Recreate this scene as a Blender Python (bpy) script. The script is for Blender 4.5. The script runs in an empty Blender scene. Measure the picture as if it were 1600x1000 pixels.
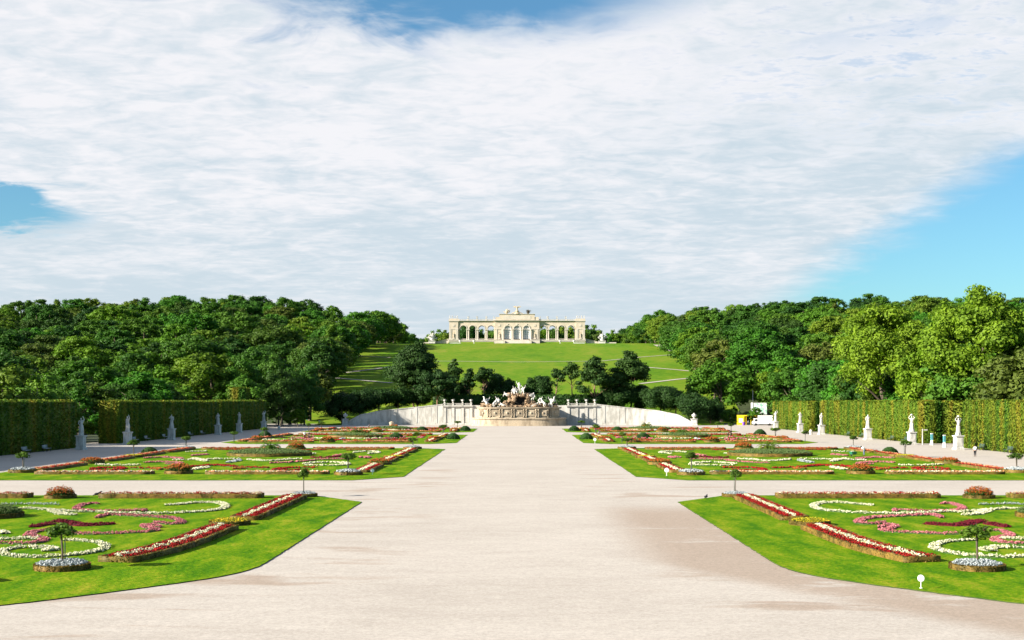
import bpy, bmesh, math, random
import numpy as np
from mathutils import Vector, Matrix
R = math.radians
S = bpy.context.scene
COL = S.collection

# ------------------------------------------------------------------ camera
CX, HY, F, H = 812.0, 628.0, 2066.0, 8.2      # axis column, horizon row, focal length (px of the 1600 px photo), eye height
cam_d = bpy.data.cameras.new('camera'); cam = bpy.data.objects.new('camera', cam_d); COL.objects.link(cam)
cam.location = (0, 0, H); cam.rotation_euler = (R(90), 0, 0)
cam_d.sensor_width = 36; cam_d.lens = 36 * F / 1600
cam_d.shift_x = -(CX - 800) / 1600; cam_d.shift_y = (HY - 500) / 1600
cam_d.clip_start = 0.5; cam_d.clip_end = 20000
S.camera = cam
S.render.resolution_x, S.render.resolution_y = 1024, 640

# ------------------------------------------------------------------ light
SUN_EL, SUN_AZ = R(23.5), R(-112)             # azimuth clockwise from +Y (view direction); sun stands to the left, a little behind
EXPO = 1.62
S.view_settings.view_transform = 'Standard'; S.view_settings.look = 'None'
S.view_settings.gamma = 1; S.view_settings.exposure = EXPO
sd = bpy.data.lights.new('sun', 'SUN'); sd.energy = 5.0; sd.angle = R(0.5); sd.color = (1, .90, .76)
sun = bpy.data.objects.new('sun', sd); COL.objects.link(sun)
sv = Vector((math.sin(SUN_AZ) * math.cos(SUN_EL), math.cos(SUN_AZ) * math.cos(SUN_EL), math.sin(SUN_EL)))
sun.rotation_euler = sv.to_track_quat('Z', 'Y').to_euler(); sun.location = (-60, -20, 60)


class NT:
    """small helper for node trees"""
    def __init__(s, t): s.t = t; s.n = t.nodes; s.l = t.links
    def new(s, ty, **kw):
        n = s.n.new(ty)
        for k, v in kw.items(): setattr(n, k, v)
        return n
    def put(s, sock, v):
        if v is None: return
        if isinstance(v, bpy.types.NodeSocket): s.l.new(v, sock)
        elif isinstance(v, bpy.types.Node): s.l.new(v.outputs[0], sock)
        else:
            if hasattr(sock.default_value, '__len__') and not hasattr(v, '__len__'): v = (v,) * len(sock.default_value)
            if hasattr(v, '__len__') and len(sock.default_value) == 4 and len(v) == 3: v = (*v, 1)
            sock.default_value = v
    def m(s, op, a, b=None, c=None, clamp=False):
        n = s.new('ShaderNodeMath', operation=op); n.use_clamp = clamp
        s.put(n.inputs[0], a); s.put(n.inputs[1], b); s.put(n.inputs[2], c)
        return n.outputs[0]
    def vm(s, op, a, b=None):
        n = s.new('ShaderNodeVectorMath', operation=op); s.put(n.inputs[0], a); s.put(n.inputs[1], b)
        return n.outputs[0]
    def mix(s, f, a, b, blend='MIX'):
        n = s.new('ShaderNodeMix', data_type='RGBA', blend_type=blend)
        s.put(n.inputs[0], f); s.put(n.inputs[6], a); s.put(n.inputs[7], b); return n.outputs[2]
    def noise(s, vec, scale, detail=4, rough=.55, dist=0, out=0):
        n = s.new('ShaderNodeTexNoise'); s.put(n.inputs['Vector'], vec); n.inputs['Scale'].default_value = scale
        n.inputs['Detail'].default_value = detail; n.inputs['Roughness'].default_value = rough
        n.inputs['Distortion'].default_value = dist; return n.outputs[out]
    def mapr(s, v, a, b, c=0., d=1., smooth=True):
        n = s.new('ShaderNodeMapRange', interpolation_type='SMOOTHSTEP' if smooth else 'LINEAR')
        s.put(n.inputs[0], v)
        for i, x in enumerate((a, b, c, d)): s.put(n.inputs[i + 1], x)
        return n.outputs[0]
    def scale(s, vec, sc, loc=(0, 0, 0), rot=(0, 0, 0)):
        n = s.new('ShaderNodeMapping'); s.put(n.inputs[0], vec); n.inputs[1].default_value = loc
        n.inputs[2].default_value = rot; n.inputs[3].default_value = sc; return n.outputs[0]
    def xyz(s, x, y, z):
        n = s.new('ShaderNodeCombineXYZ'); s.put(n.inputs[0], x); s.put(n.inputs[1], y); s.put(n.inputs[2], z); return n.outputs[0]
    def ramp(s, f, stops, interp='LINEAR'):
        n = s.new('ShaderNodeValToRGB'); n.color_ramp.interpolation = interp
        e = n.color_ramp.elements
        while len(e) < len(stops): e.new(0.5)
        for el, (p, c) in zip(e, stops): el.position = p; el.color = (*c, 1)
        s.put(n.inputs[0], f); return n.outputs[0]


# ------------------------------------------------------------------ sky: blue Nishita sky with a wide sheet of altocumulus
W = bpy.data.worlds.new('World'); S.world = W; W.use_nodes = True
t = NT(W.node_tree); t.n.clear()
sky = t.new('ShaderNodeTexSky', sky_type='NISHITA'); sky.sun_disc = False
sky.sun_elevation = SUN_EL; sky.sun_rotation = SUN_AZ; sky.air_density = 1.0; sky.dust_density = .5; sky.ozone_density = 2.5
tc = t.new('ShaderNodeTexCoord'); sp = t.new('ShaderNodeSeparateXYZ'); t.put(sp.inputs[0], tc.outputs['Generated'])
dx, dy, dz = sp.outputs
az = t.m('ARCTAN2', dx, dy)
v = t.m('DIVIDE', dz, t.m('SQRT', t.m('ADD', t.m('MULTIPLY', dx, dx), t.m('MULTIPLY', dy, dy))))
zz = t.m('ADD', t.m('MAXIMUM', dz, 0), .10)
pc = t.xyz(t.m('DIVIDE', dx, zz), t.m('DIVIDE', dy, zz), 0)      # place on a cloud sheet high above
big = t.noise(t.scale(pc, (1, .7, 1), (3.1, 1.7, 0)), 1.1, 5, .55, .3)
mid = t.noise(t.scale(pc, (1, 1.0, 1), (0, 0, 4), (0, 0, R(14))), 4.2, 5, .6, .6)
rip = t.noise(t.scale(pc, (1, 1.35, 1), (0, 0, 9), (0, 0, R(30))), 11, 3, .5, .8)
fine = t.noise(t.scale(pc, (1, 1.5, 1), (2, 5, 2), (0, 0, R(18))), 36, 3, .6, .3)
wob = t.m('ADD', t.m('MULTIPLY', t.m('SUBTRACT', big, .5), .10), t.m('MULTIPLY', t.m('SUBTRACT', mid, .5), .10))
wob2 = t.m('ADD', wob, t.m('MULTIPLY', t.m('SUBTRACT', rip, .5), .035))
vw = t.m('ADD', v, t.m('MULTIPLY', wob2, .55)); aw = t.m('ADD', az, wob)
def hole(a0, v0, ra, rv, s0=.7, s1=1.25):
    a = t.m('DIVIDE', t.m('SUBTRACT', aw, a0), ra); b = t.m('DIVIDE', t.m('SUBTRACT', vw, v0), rv)
    d = t.m('SQRT', t.m('ADD', t.m('MULTIPLY', a, a), t.m('MULTIPLY', b, b)))
    return t.mapr(d, s0, s1, 1, 0)
lef = hole(-.415, .137, .095, .024)
top = hole(-.06, .314, .19, .038, .55, 1.3)
wob3 = t.m('ADD', t.m('MULTIPLY', t.m('SUBTRACT', big, .5), .10), t.m('MULTIPLY', t.m('SUBTRACT', mid, .5), .09))
line = t.m('SUBTRACT', t.m('ADD', v, wob3), t.m('ADD', .078, t.m('MULTIPLY', t.m('SUBTRACT', aw, .185), .56)))
rig = t.m('MULTIPLY', t.mapr(line, -.022, .020, 1, 0), t.mapr(aw, .15, .24))
streak = t.m('MULTIPLY', hole(-.14, .272, .10, .035, .3, 1.3), t.mapr(mid, .50, .68, 0, .55))
ripm = t.m('MULTIPLY', t.m('MULTIPLY', t.mapr(az, -.02, .30), t.mapr(v, .15, .25)), t.mapr(t.m('ADD', t.m('MULTIPLY', rip, .45), t.m('ADD', t.m('MULTIPLY', fine, .3), t.m('MULTIPLY', mid, .25))), .49, .64, 0, .42))
thin = t.m('MULTIPLY', t.mapr(v, .24, .31), t.mapr(mid, .5, .68, 0, .6))
away = t.m('MAXIMUM', t.mapr(t.m('ABSOLUTE', az), .62, 1.2), t.mapr(v, .36, .7))
open_ = t.m('MULTIPLY', away, t.mapr(big, .38, .62, 1, .35))
blue = t.m('MAXIMUM', t.m('MAXIMUM', t.m('MAXIMUM', lef, top), t.m('MAXIMUM', rig, streak)), t.m('MAXIMUM', t.m('MAXIMUM', ripm, thin), open_))
cover = t.m('SUBTRACT', 1, blue, clamp=True)
cover = t.m('MULTIPLY', cover, .97)
hw_ = t.mapr(v, .02, .15, .15, 1)
ripf = t.m('ADD', .5, t.m('MULTIPLY', t.m('SUBTRACT', rip, .5), hw_)); finf = t.m('ADD', .5, t.m('MULTIPLY', t.m('SUBTRACT', fine, .5), hw_))
tex = t.m('ADD', t.m('ADD', t.m('MULTIPLY', ripf, .28), t.m('MULTIPLY', mid, .36)), t.m('ADD', t.m('MULTIPLY', big, .34), t.m('MULTIPLY', finf, .08)))
puff = t.mapr(t.m('ADD', tex, t.m('MULTIPLY', v, .55)), .50, .76)
glow = t.m('MULTIPLY', t.mapr(az, .2, -.42), t.mapr(v, .04, .3))
puff = t.m('ADD', puff, t.m('MULTIPLY', glow, .25), clamp=True)
CL = .338
ccol = t.mix(puff, (.60 * CL, .70 * CL, .775 * CL), (.90 * CL, .895 * CL, .925 * CL))
SKYK = .045
hsv = t.new('ShaderNodeHueSaturation'); t.put(hsv.inputs['Color'], sky.outputs[0]); hsv.inputs['Saturation'].default_value = 1.0
hsv.inputs['Value'].default_value = 1.0
skyc = t.mix(1, hsv.outputs[0], (SKYK * .64, SKYK * 1.0, SKYK * 1.10), 'MULTIPLY')
out = t.mix(cover, skyc, ccol)
bg = t.new('ShaderNodeBackground'); bg.inputs['Strength'].default_value = 1.0; t.put(bg.inputs[0], out)
wo = t.new('ShaderNodeOutputWorld'); t.l.new(bg.outputs[0], wo.inputs[0])

# ------------------------------------------------------------------ small tools
def gp(px, py, z=0.):                       # a point of the ground seen at photo pixel (px, py)
    D = F * (H - z) / (py - HY); return ((px - CX) * D / F, D)
def ss(x, a, b):
    t_ = np.clip((np.asarray(x, float) - a) / (b - a), 0, 1); return t_ * t_ * (3 - 2 * t_)

ORD = ['zeroth', 'first', 'second', 'third', 'fourth', 'fifth', 'sixth', 'seventh', 'eighth', 'ninth', 'tenth', 'eleventh', 'twelfth', 'thirteenth',
       'fourteenth', 'fifteenth', 'sixteenth', 'seventeenth', 'eighteenth', 'nineteenth', 'twentieth']
TENS = {2: 'twenty', 3: 'thirty', 4: 'forty', 5: 'fifty', 6: 'sixty', 7: 'seventy', 8: 'eighty', 9: 'ninety'}
def ordn(i):
    if i <= 20: return ORD[i]
    a, b = divmod(i, 10)
    return TENS[a] + '-' + ORD[b] if b else TENS[a][:-1] + 'ieth'

def mesh_np(name, V, Fc, mats, mi=None, smooth=False):
    me = bpy.data.meshes.new(name)
    V = np.asarray(V, np.float32).reshape(-1, 3)
    if isinstance(Fc, np.ndarray):
        n, k = Fc.shape
        me.vertices.add(len(V)); me.vertices.foreach_set('co', V.ravel())
        me.loops.add(n * k); me.loops.foreach_set('vertex_index', Fc.astype(np.int32).ravel())
        me.polygons.add(n); me.polygons.foreach_set('loop_start', np.arange(0, n * k, k, dtype=np.int32))
        try: me.polygons.foreach_set('loop_total', np.full(n, k, np.int32))
        except Exception: pass
        me.update(calc_edges=True)
    else:
        me.from_pydata([tuple(map(float, p)) for p in V], [], [tuple(int(i) for i in f) for f in Fc]); me.update()
    for m_ in (mats if isinstance(mats, (list, tuple)) else [mats]): me.materials.append(m_)
    if mi is not None: me.polygons.foreach_set('material_index', np.asarray(mi, np.int32))
    if smooth: me.polygons.foreach_set('use_smooth', np.ones(len(me.polygons), bool))
    return me

class MB:
    """collects shapes for ONE mesh"""
    def __init__(s): s.V = []; s.F = []; s.M = Matrix.Identity(4)
    def add(s, vs, fs):
        o = len(s.V); s.V += [tuple(s.M @ Vector(p)) for p in vs]; s.F += [tuple(i + o for i in f) for f in fs]; return s
    def box(s, c, d, taper=1., rz=0.):
        x, y, z = d[0] / 2, d[1] / 2, d[2] / 2; ca, sa = math.cos(rz), math.sin(rz); vs = []
        for k, q in ((-z, 1.), (z, taper)):
            for a, b in ((-x, -y), (x, -y), (x, y), (-x, y)):
                a *= q; b *= q; vs.append((c[0] + a * ca - b * sa, c[1] + a * sa + b * ca, c[2] + k))
        return s.add(vs, [(3, 2, 1, 0), (4, 5, 6, 7), (0, 1, 5, 4), (1, 2, 6, 5), (2, 3, 7, 6), (3, 0, 4, 7)])
    def lathe(s, c, prof, n=16, sq=1., fold=0., nf=9, ph=0.):
        vs = []; fs = []
        for r, z in prof:
            for i in range(n):
                a = 2 * math.pi * i / n; rr = r * (1 + fold * math.sin(a * nf + ph + z * 2))
                vs.append((c[0] + rr * math.cos(a), c[1] + rr * math.sin(a) * sq, c[2] + z))
        for j in range(len(prof) - 1):
            for i in range(n):
                k = (i + 1) % n; fs.append((j * n + i, j * n + k, j * n + n + k, j * n + n + i))
        fs.append(tuple(reversed(range(n)))); m_ = (len(prof) - 1) * n; fs.append(tuple(m_ + i for i in range(n)))
        return s.add(vs, fs)
    def tube(s, pts, rad, n=8):
        pts = [Vector(p) for p in pts]; vs = []; fs = []
        if not hasattr(rad, '__len__'): rad = [rad] * len(pts)
        for i, p in enumerate(pts):
            d = (pts[min(i + 1, len(pts) - 1)] - pts[max(i - 1, 0)]).normalized()
            u = d.orthogonal().normalized() if abs(d.z) < .99 else Vector((1, 0, 0))
            if i and abs(d.dot(pu)) < .95: u = (pu - d * pu.dot(d)).normalized()
            pu = u; w = d.cross(u)
            for k in range(n):
                a = 2 * math.pi * k / n; vs.append(tuple(p + (u * math.cos(a) + w * math.sin(a)) * rad[i]))
        for j in range(len(pts) - 1):
            for i in range(n):
                k = (i + 1) % n; fs.append((j * n + i, j * n + k, j * n + n + k, j * n + n + i))
        fs.append(tuple(reversed(range(n)))); m_ = (len(pts) - 1) * n; fs.append(tuple(m_ + i for i in range(n)))
        return s.add(vs, fs)
    def ball(s, c, r, n=10, m=7):
        if not hasattr(r, '__len__'): r = (r, r, r)
        vs = [(c[0], c[1], c[2] - r[2])]; fs = []
        for j in range(1, m):
            a = -math.pi / 2 + math.pi * j / m
            for i in range(n):
                b = 2 * math.pi * i / n; vs.append((c[0] + r[0] * math.cos(a) * math.cos(b), c[1] + r[1] * math.cos(a) * math.sin(b), c[2] + r[2] * math.sin(a)))
        vs.append((c[0], c[1], c[2] + r[2])); L = len(vs) - 1
        for i in range(n):
            k = (i + 1) % n; fs.append((0, 1 + k, 1 + i)); fs.append((L, L - n + i, L - n + k))
            for j in range(m - 2): a = 1 + j * n; fs.append((a + i, a + k, a + n + k, a + n + i))
        return s.add(vs, fs)
    def prism(s, poly, z0, z1):
        n = len(poly); vs = [(x, y, z0) for x, y in poly] + [(x, y, z1) for x, y in poly]
        return s.add(vs, [tuple(reversed(range(n))), tuple(range(n, 2 * n))] + [(i, (i + 1) % n, (i + 1) % n + n, i + n) for i in range(n)])
    def build(s, name, mat, parent=None, smooth=False):
        me = mesh_np(name, s.V, s.F, mat, smooth=smooth); return link(name, me, parent)

def link(name, me, parent=None, loc=None):
    o = bpy.data.objects.new(name, me); COL.objects.link(o)
    if parent is not None: o.parent = parent
    if loc is not None: o.location = loc
    return o
def tag(o, label, cat, group=None):
    o['label'] = label; o['category'] = cat
    if group: o['group'] = group
    return o
def thing(name, label, cat, loc=(0, 0, 0), rz=0., group=None, sc=1.):
    o = bpy.data.objects.new(name, None); COL.objects.link(o); o.location = loc; o.rotation_euler = (0, 0, rz); o.scale = (sc, sc, sc)
    return tag(o, label, cat, group)
def struct(o, kind='structure'): o['kind'] = kind; return o
def dup(o, loc, rz=None, label=None, group=None, sc=None, kids=None):
    r = o.copy(); COL.objects.link(r); r.location = loc
    if rz is not None: r.rotation_euler = (0, 0, rz)
    if label: r['label'] = label
    if group: r['group'] = group
    if sc is not None: r.scale = sc if hasattr(sc, '__len__') else (sc,) * 3
    def kid(a, b):
        for ch in list(CH.get(a.name, [])):
            c = ch.copy(); COL.objects.link(c); c.parent = b; kid(ch, c)
    CH = {}
    for x in (kids if kids is not None else o.children_recursive): CH.setdefault(x.parent.name, []).append(x)
    kid(o, r)
    return r

# ------------------------------------------------------------------ materials
def mat(name, rough=.7, spec=.3):
    m_ = bpy.data.materials.new(name); m_.use_nodes = True; t = NT(m_.node_tree)
    b = t.n['Principled BSDF']; b.inputs['Roughness'].default_value = rough; b.inputs['Specular IOR Level'].default_value = spec
    return m_, t, b
def pos(t, world=True):
    if world: return t.new('ShaderNodeNewGeometry').outputs['Position']
    return t.new('ShaderNodeTexCoord').outputs['Object']
def bump(t, b, h, strength=.5, dist=.05):
    n = t.new('ShaderNodeBump'); n.inputs['Strength'].default_value = strength; n.inputs['Distance'].default_value = dist
    t.put(n.inputs['Height'], h); t.l.new(n.outputs[0], b.inputs['Normal'])

def simple(name, col, var=.25, sc=6., rough=.6, bm=0., spec=.3, metal=0.):
    m_, t, b = mat(name, rough, spec); p = pos(t, False)
    n = t.noise(p, sc, 5, .6)
    lo = tuple(c * (1 - var) for c in col); hi = tuple(min(1, c * (1 + var)) for c in col)
    t.put(b.inputs['Base Color'], t.ramp(n, [(.3, lo), (.7, hi)])); b.inputs['Metallic'].default_value = metal
    if bm: bump(t, b, t.noise(p, sc * 4, 4), bm, .03)
    return m_

def stone(name, col, dirt, rough=.8, sc=1., bm=.3, amount=.5):
    m_, t, b = mat(name, rough, .2); p = pos(t, True)
    n1 = t.noise(t.scale(p, (1, 1, .35)), .9 * sc, 6, .62); n2 = t.noise(p, 6 * sc, 4, .6)
    f = t.m('MULTIPLY', t.mapr(n1, .44, .62), amount); c = t.mix(f, col, dirt)
    c = t.mix(t.mapr(n2, .35, .65), t.mix(1, c, (.86, .86, .86), 'MULTIPLY'), c)
    t.put(b.inputs['Base Color'], c); bump(t, b, n2, bm, .03)
    return m_

def foliage(name, cols, leaf_var=.35, transl=.30, tint_obj=True, sc=1.2, rough=.55, tl=(.9, 1.1, .35)):
    m_, t, b = mat(name, rough, .12); p = pos(t, False); wp = pos(t, True)
    rnd = t.new('ShaderNodeObjectInfo').outputs['Random']
    base = t.ramp(rnd, [(i / max(1, len(cols) - 1), c) for i, c in enumerate(cols)]) if tint_obj else t.ramp(t.noise(wp, .12, 3), [(.3 + .4 * i / max(1, len(cols) - 1), c) for i, c in enumerate(cols)])
    n = t.noise(wp, sc * .35, 4, .6); n2 = t.noise(wp, sc * 3.2, 3, .6)
    f = t.m('ADD', t.m('MULTIPLY', n, .6), t.m('MULTIPLY', n2, .4))
    k = t.mapr(f, .36, .64, 1 - leaf_var, 1 + leaf_var)
    c = t.mix(1, base, t.xyz(t.m('POWER', k, 1.25), k, t.m('MULTIPLY', k, .9)), 'MULTIPLY')
    t.put(b.inputs['Base Color'], c)
    tr = t.new('ShaderNodeBsdfTranslucent'); t.put(tr.inputs[0], t.mix(1, c, tl, 'MULTIPLY'))
    mx = t.new('ShaderNodeMixShader'); mx.inputs[0].default_value = transl
    t.l.new(b.outputs[0], mx.inputs[1]); t.l.new(tr.outputs[0], mx.inputs[2])
    t.l.new(mx.outputs[0], t.n['Material Output'].inputs[0])
    return m_

M = {}
# deciduous crowns of the two woods, from bluish dark to yellow green
M['leaf'] = foliage('wood_leaves', [(.022, .068, .012), (.060, .150, .012), (.030, .092, .016), (.100, .195, .012), (.020, .060, .015), (.120, .185, .016), (.036, .105, .012), (.048, .170, .014), (.090, .118, .022), (.024, .074, .014), (.074, .172, .012)], .26, .27)
M['plane'] = foliage('plane_tree_leaves', [(.115, .215, .016), (.145, .225, .018)], .4, .38, sc=1.0)
M['pine'] = foliage('pine_needles', [(.020, .052, .013), (.038, .080, .015)], .35, .15, sc=1.0)
M['yew'] = foliage('yew_needles', [(.016, .045, .010), (.022, .055, .012)], .35, .12, sc=1.4)
M['small'] = foliage('young_tree_leaves', [(.05, .10, .015), (.07, .13, .015), (.06, .12, .018)], .35, .3, sc=3)
M['box'] = foliage('box_hedge_leaves', [(.115, .095, .022), (.17, .105, .028)], .45, .2, tint_obj=False, sc=3.5)
M['palm'] = foliage('palm_fronds', [(.06, .13, .02), (.10, .16, .02)], .3, .3, sc=2)
M['shrub'] = foliage('shrub_leaves', [(.030, .075, .012), (.05, .10, .015)], .35, .2, sc=2)
def hedge_mat():
    m_, t, b = mat('hornbeam_hedge', .6, .1); wp = pos(t, True)
    col = t.noise(t.scale(wp, (1, 1, .10)), .42, 3, .55)
    fi = t.noise(wp, 3.2, 4, .65)
    c = t.ramp(col, [(.34, (.034, .098, .009)), (.45, (.072, .138, .010)), (.55, (.125, .165, .013)), (.65, (.185, .165, .016)), (.74, (.085, .14, .012))])
    k = t.mapr(fi, .34, .66, .6, 1.35); c = t.mix(1, c, t.xyz(k, k, k), 'MULTIPLY')
    t.put(b.inputs['Base Color'], c); bump(t, b, fi, .8, .3)
    tr = t.new('ShaderNodeBsdfTranslucent'); t.put(tr.inputs[0], c)
    mx = t.new('ShaderNodeMixShader'); mx.inputs[0].default_value = .2
    t.l.new(b.outputs[0], mx.inputs[1]); t.l.new(tr.outputs[0], mx.inputs[2]); t.l.new(mx.outputs[0], t.n['Material Output'].inputs[0])
    return m_
M['hedge'] = hedge_mat()
M['bark'] = simple('bark', (.085, .068, .05), .35, 3, .9, .5)
M['pinebark'] = simple('pine_bark', (.22, .13, .09), .35, 3, .9, .5)
M['marble'] = stone('white_marble', (.60, .59, .56), (.30, .30, .27), .6, 2.2, .15, .6)
M['plaster'] = stone('white_limestone', (.53, .52, .485), (.28, .275, .24), .8, .8, .2, .6)
M['sandstone'] = stone('warm_sandstone', (.43, .36, .265), (.26, .21, .15), .85, .7, .4, .8)
M['gloriette'] = stone('cream_limestone', (.53, .46, .37), (.40, .36, .29), .85, .25, .2, .5)
M['glor_white'] = stone('pale_limestone', (.53, .485, .42), (.39, .36, .31), .85, .3, .2, .4)
M['rock'] = stone('tufa_rock', (.33, .235, .15), (.09, .065, .045), .95, 1.6, 1., .95)
M['dark'] = simple('opening_shade_black', (.015, .014, .012), .3)  # near-black colour that paints the shade inside grotto and kiosk
M['wood'] = simple('bench_wood', (.035, .07, .055), .3, 5)
M['pale_wood'] = simple('pale_bench_wood', (.40, .42, .45), .3, 5)
M['iron'] = simple('dark_iron', (.03, .03, .03), .2, 5, .5)
M['white'] = simple('white_paint', (.80, .80, .80), .05, 5, .4)
M['skin'] = simple('skin', (.48, .30, .21), .1, 5, .5)
M['hair'] = simple('dark_hair', (.03, .022, .016), .2, 20, .6)
M['shirt_w'] = simple('white_cloth', (.78, .80, .84), .08, 5, .8)
M['cloth_d'] = simple('black_cloth', (.015, .016, .02), .2, 5, .8)
M['cloth_b'] = simple('grey_blue_cloth', (.10, .13, .19), .2, 5, .8)
M['cloth_r'] = simple('dark_red_cloth', (.16, .03, .035), .2, 5, .8)
M['yellow'] = simple('yellow_board', (.85, .62, .02), .06, 3, .5)
M['teal'] = simple('teal_print', (.10, .35, .40), .2, 3, .5)
M['glass'] = simple('dark_glass', (.04, .05, .06), .2, 3, .1, spec=.8)
M['winglass'] = simple('pale_window_glass', (.20, .25, .31), .25, .6, .15, spec=.8)
M['rubber'] = simple('rubber', (.015, .015, .015), .2, 3, .8)
M['purple'] = simple('purple_plastic', (.16, .05, .34), .1, 3, .5)
M['green_p'] = simple('green_plastic', (.02, .14, .08), .1, 3, .5)
M['gilt'] = simple('weathered_gilt_stone', (.42, .35, .25), .4, .9, .6)
M['bronze'] = simple('dark_bronze', (.07, .06, .045), .3, .9, .5)
M['feather'] = simple('dark_feathers', (.03, .03, .035), .3, 12, .6)

def grass_mat(name, far=False):
    m_, t, b = mat(name, .9, .02); p = pos(t, True)
    n1 = t.noise(t.scale(p, (1, .35, 1)), .55 if not far else .035, 5, .62, .3); n2 = t.noise(p, 4.5 if not far else .3, 4, .65)
    n3 = t.noise(t.scale(p, (.35, 1, 1)), 9 if not far else 1.2, 3, .6)
    f = t.m('ADD', t.m('ADD', t.m('MULTIPLY', n1, .45), t.m('MULTIPLY', n2, .35)), t.m('MULTIPLY', n3, .2))
    c = t.ramp(f, [(.40, (.028, .108, .003)), (.475, (.066, .162, .003)), (.54, (.125, .205, .005)), (.61, (.22, .225, .020))] if not far else
               [(.38, (.048, .125, .009)), (.47, (.085, .175, .011)), (.56, (.135, .19, .018)), (.66, (.20, .195, .045))])
    if not far:
        sep = t.new('ShaderNodeSeparateXYZ'); t.put(sep.inputs[0], p)
        st = t.m('SINE', t.m('MULTIPLY', t.m('ADD', sep.outputs[0], t.m('MULTIPLY', t.m('SUBTRACT', n1, .5), 1.2)), 4.2))
        c = t.mix(t.mapr(st, -.6, .6, .0, .22), c, t.mix(1, c, (1.35, 1.15, 1.3), 'MULTIPLY'))
    t.put(b.inputs['Base Color'], c)
    bump(t, b, t.m('ADD', n2, n3), .9 if not far else .4, .06 if not far else .3)
    return m_
M['grass'] = grass_mat('mown_grass'); M['hillgrass'] = grass_mat('hill_grass', True)

def sand_mat():
    m_, t, b = mat('raked_gravel', .9, .15); p = pos(t, True)
    sep = t.new('ShaderNodeSeparateXYZ'); t.put(sep.inputs[0], p); x, y = sep.outputs[0], sep.outputs[1]
    n1 = t.noise(t.scale(p, (.6, 1, 1)), .10, 5, .6, .4); n2 = t.noise(p, 7, 3, .7); n3 = t.noise(p, 30, 2, .7)
    n4 = t.noise(t.scale(p, (.35, 1, 1)), .22, 5, .6, .5)
    n5 = t.noise(t.scale(p, (.5, 1, 1)), .6, 4, .65, .3)
    c = t.ramp(t.m('ADD', t.m('MULTIPLY', n1, .5), t.m('MULTIPLY', n5, .5)), [(.36, (.362, .330, .295)), (.62, (.425, .392, .355))])
    # damp stains left by sprinklers beside the lawns
    ax = t.m('ABSOLUTE', x)
    edge = t.m('MULTIPLY', t.mapr(ax, 4.0, 10.5), t.mapr(ax, 26, 18))
    far_ = t.mapr(y, 330, 70)
    d = t.m('MULTIPLY', t.m('ADD', edge, -.0), far_)
    near_r = t.m('MULTIPLY', t.mapr(x, 4.5, 9.0), t.mapr(y, 108, 96)); near_r = t.m('MULTIPLY', near_r, t.mapr(t.m('ADD', y, t.m('MULTIPLY', x, 1.9)), 77, 83))
    stain = t.m('MAXIMUM', t.m('MULTIPLY', t.mapr(t.m('ADD', n4, t.m('MULTIPLY', n1, .5)), .80, .92), d), t.m('MULTIPLY', near_r, t.mapr(t.m('ADD', t.m('MULTIPLY', n4, .5), t.m('MULTIPLY', n5, .5)), .36, .47)))
    c = t.mix(t.m('MULTIPLY', stain, .7), c, (.27, .205, .155))
    n6 = t.noise(p, 2.6, 6, .75)
    pb = t.m('ADD', t.m('ADD', t.m('MULTIPLY', n2, .35), t.m('MULTIPLY', n3, .35)), t.m('MULTIPLY', n6, .3))
    k = t.mapr(pb, .38, .62, .78, 1.17); c = t.mix(1, c, t.xyz(k, k, k), 'MULTIPLY')
    t.put(b.inputs['Base Color'], c); bump(t, b, pb, .5, .05)
    return m_
M['sand'] = sand_mat()
M['soil'] = simple('leafy_forest_floor', (.030, .045, .014), .5, .4, .95, .5)
M['earth'] = simple('flowerbed_foliage', (.035, .075, .014), .5, 5, .95, .8)

def flower_mat(name, a, b_, g=(.05, .11, .015), green=.25):
    m_, t, b = mat(name, .65, .1); p = pos(t, True)
    n = t.noise(p, 5, 3, .7); n2 = t.noise(p, 17, 2, .7)
    c = t.ramp(n, [(.38, a), (.62, b_)])
    c = t.mix(t.mapr(n2, .66 - green * .5, .74 - green * .4), c, g)
    t.put(b.inputs['Base Color'], c)
    return m_
M['f_red'] = flower_mat('red_petals', (.20, .004, .008), (.40, .008, .010), (.04, .02, .008), green=.35)
M['f_scarlet'] = flower_mat('scarlet_petals', (.36, .025, .012), (.55, .06, .02), green=.45)
M['f_white'] = flower_mat('cream_petals', (.64, .61, .42), (.76, .74, .64), (.20, .24, .06), green=.4)
M['f_pink'] = flower_mat('pink_petals', (.42, .12, .16), (.62, .28, .31), (.20, .04, .04), green=.45)
M['f_maroon'] = flower_mat('maroon_leaves', (.075, .006, .012), (.13, .012, .02), (.03, .01, .008), green=.1)
M['f_yellow'] = flower_mat('yellow_petals', (.62, .40, .01), (.72, .56, .02), green=.5)
M['f_silver'] = flower_mat('silver_leaves', (.42, .46, .50), (.60, .62, .65), (.15, .19, .19), green=.5)
M['f_purple'] = flower_mat('lavender_petals', (.16, .12, .15), (.22, .19, .15), (.07, .12, .03), green=.75)
M['f_orange'] = flower_mat('orange_petals', (.50, .16, .05), (.66, .42, .24), (.16, .04, .02), green=.4)
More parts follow.
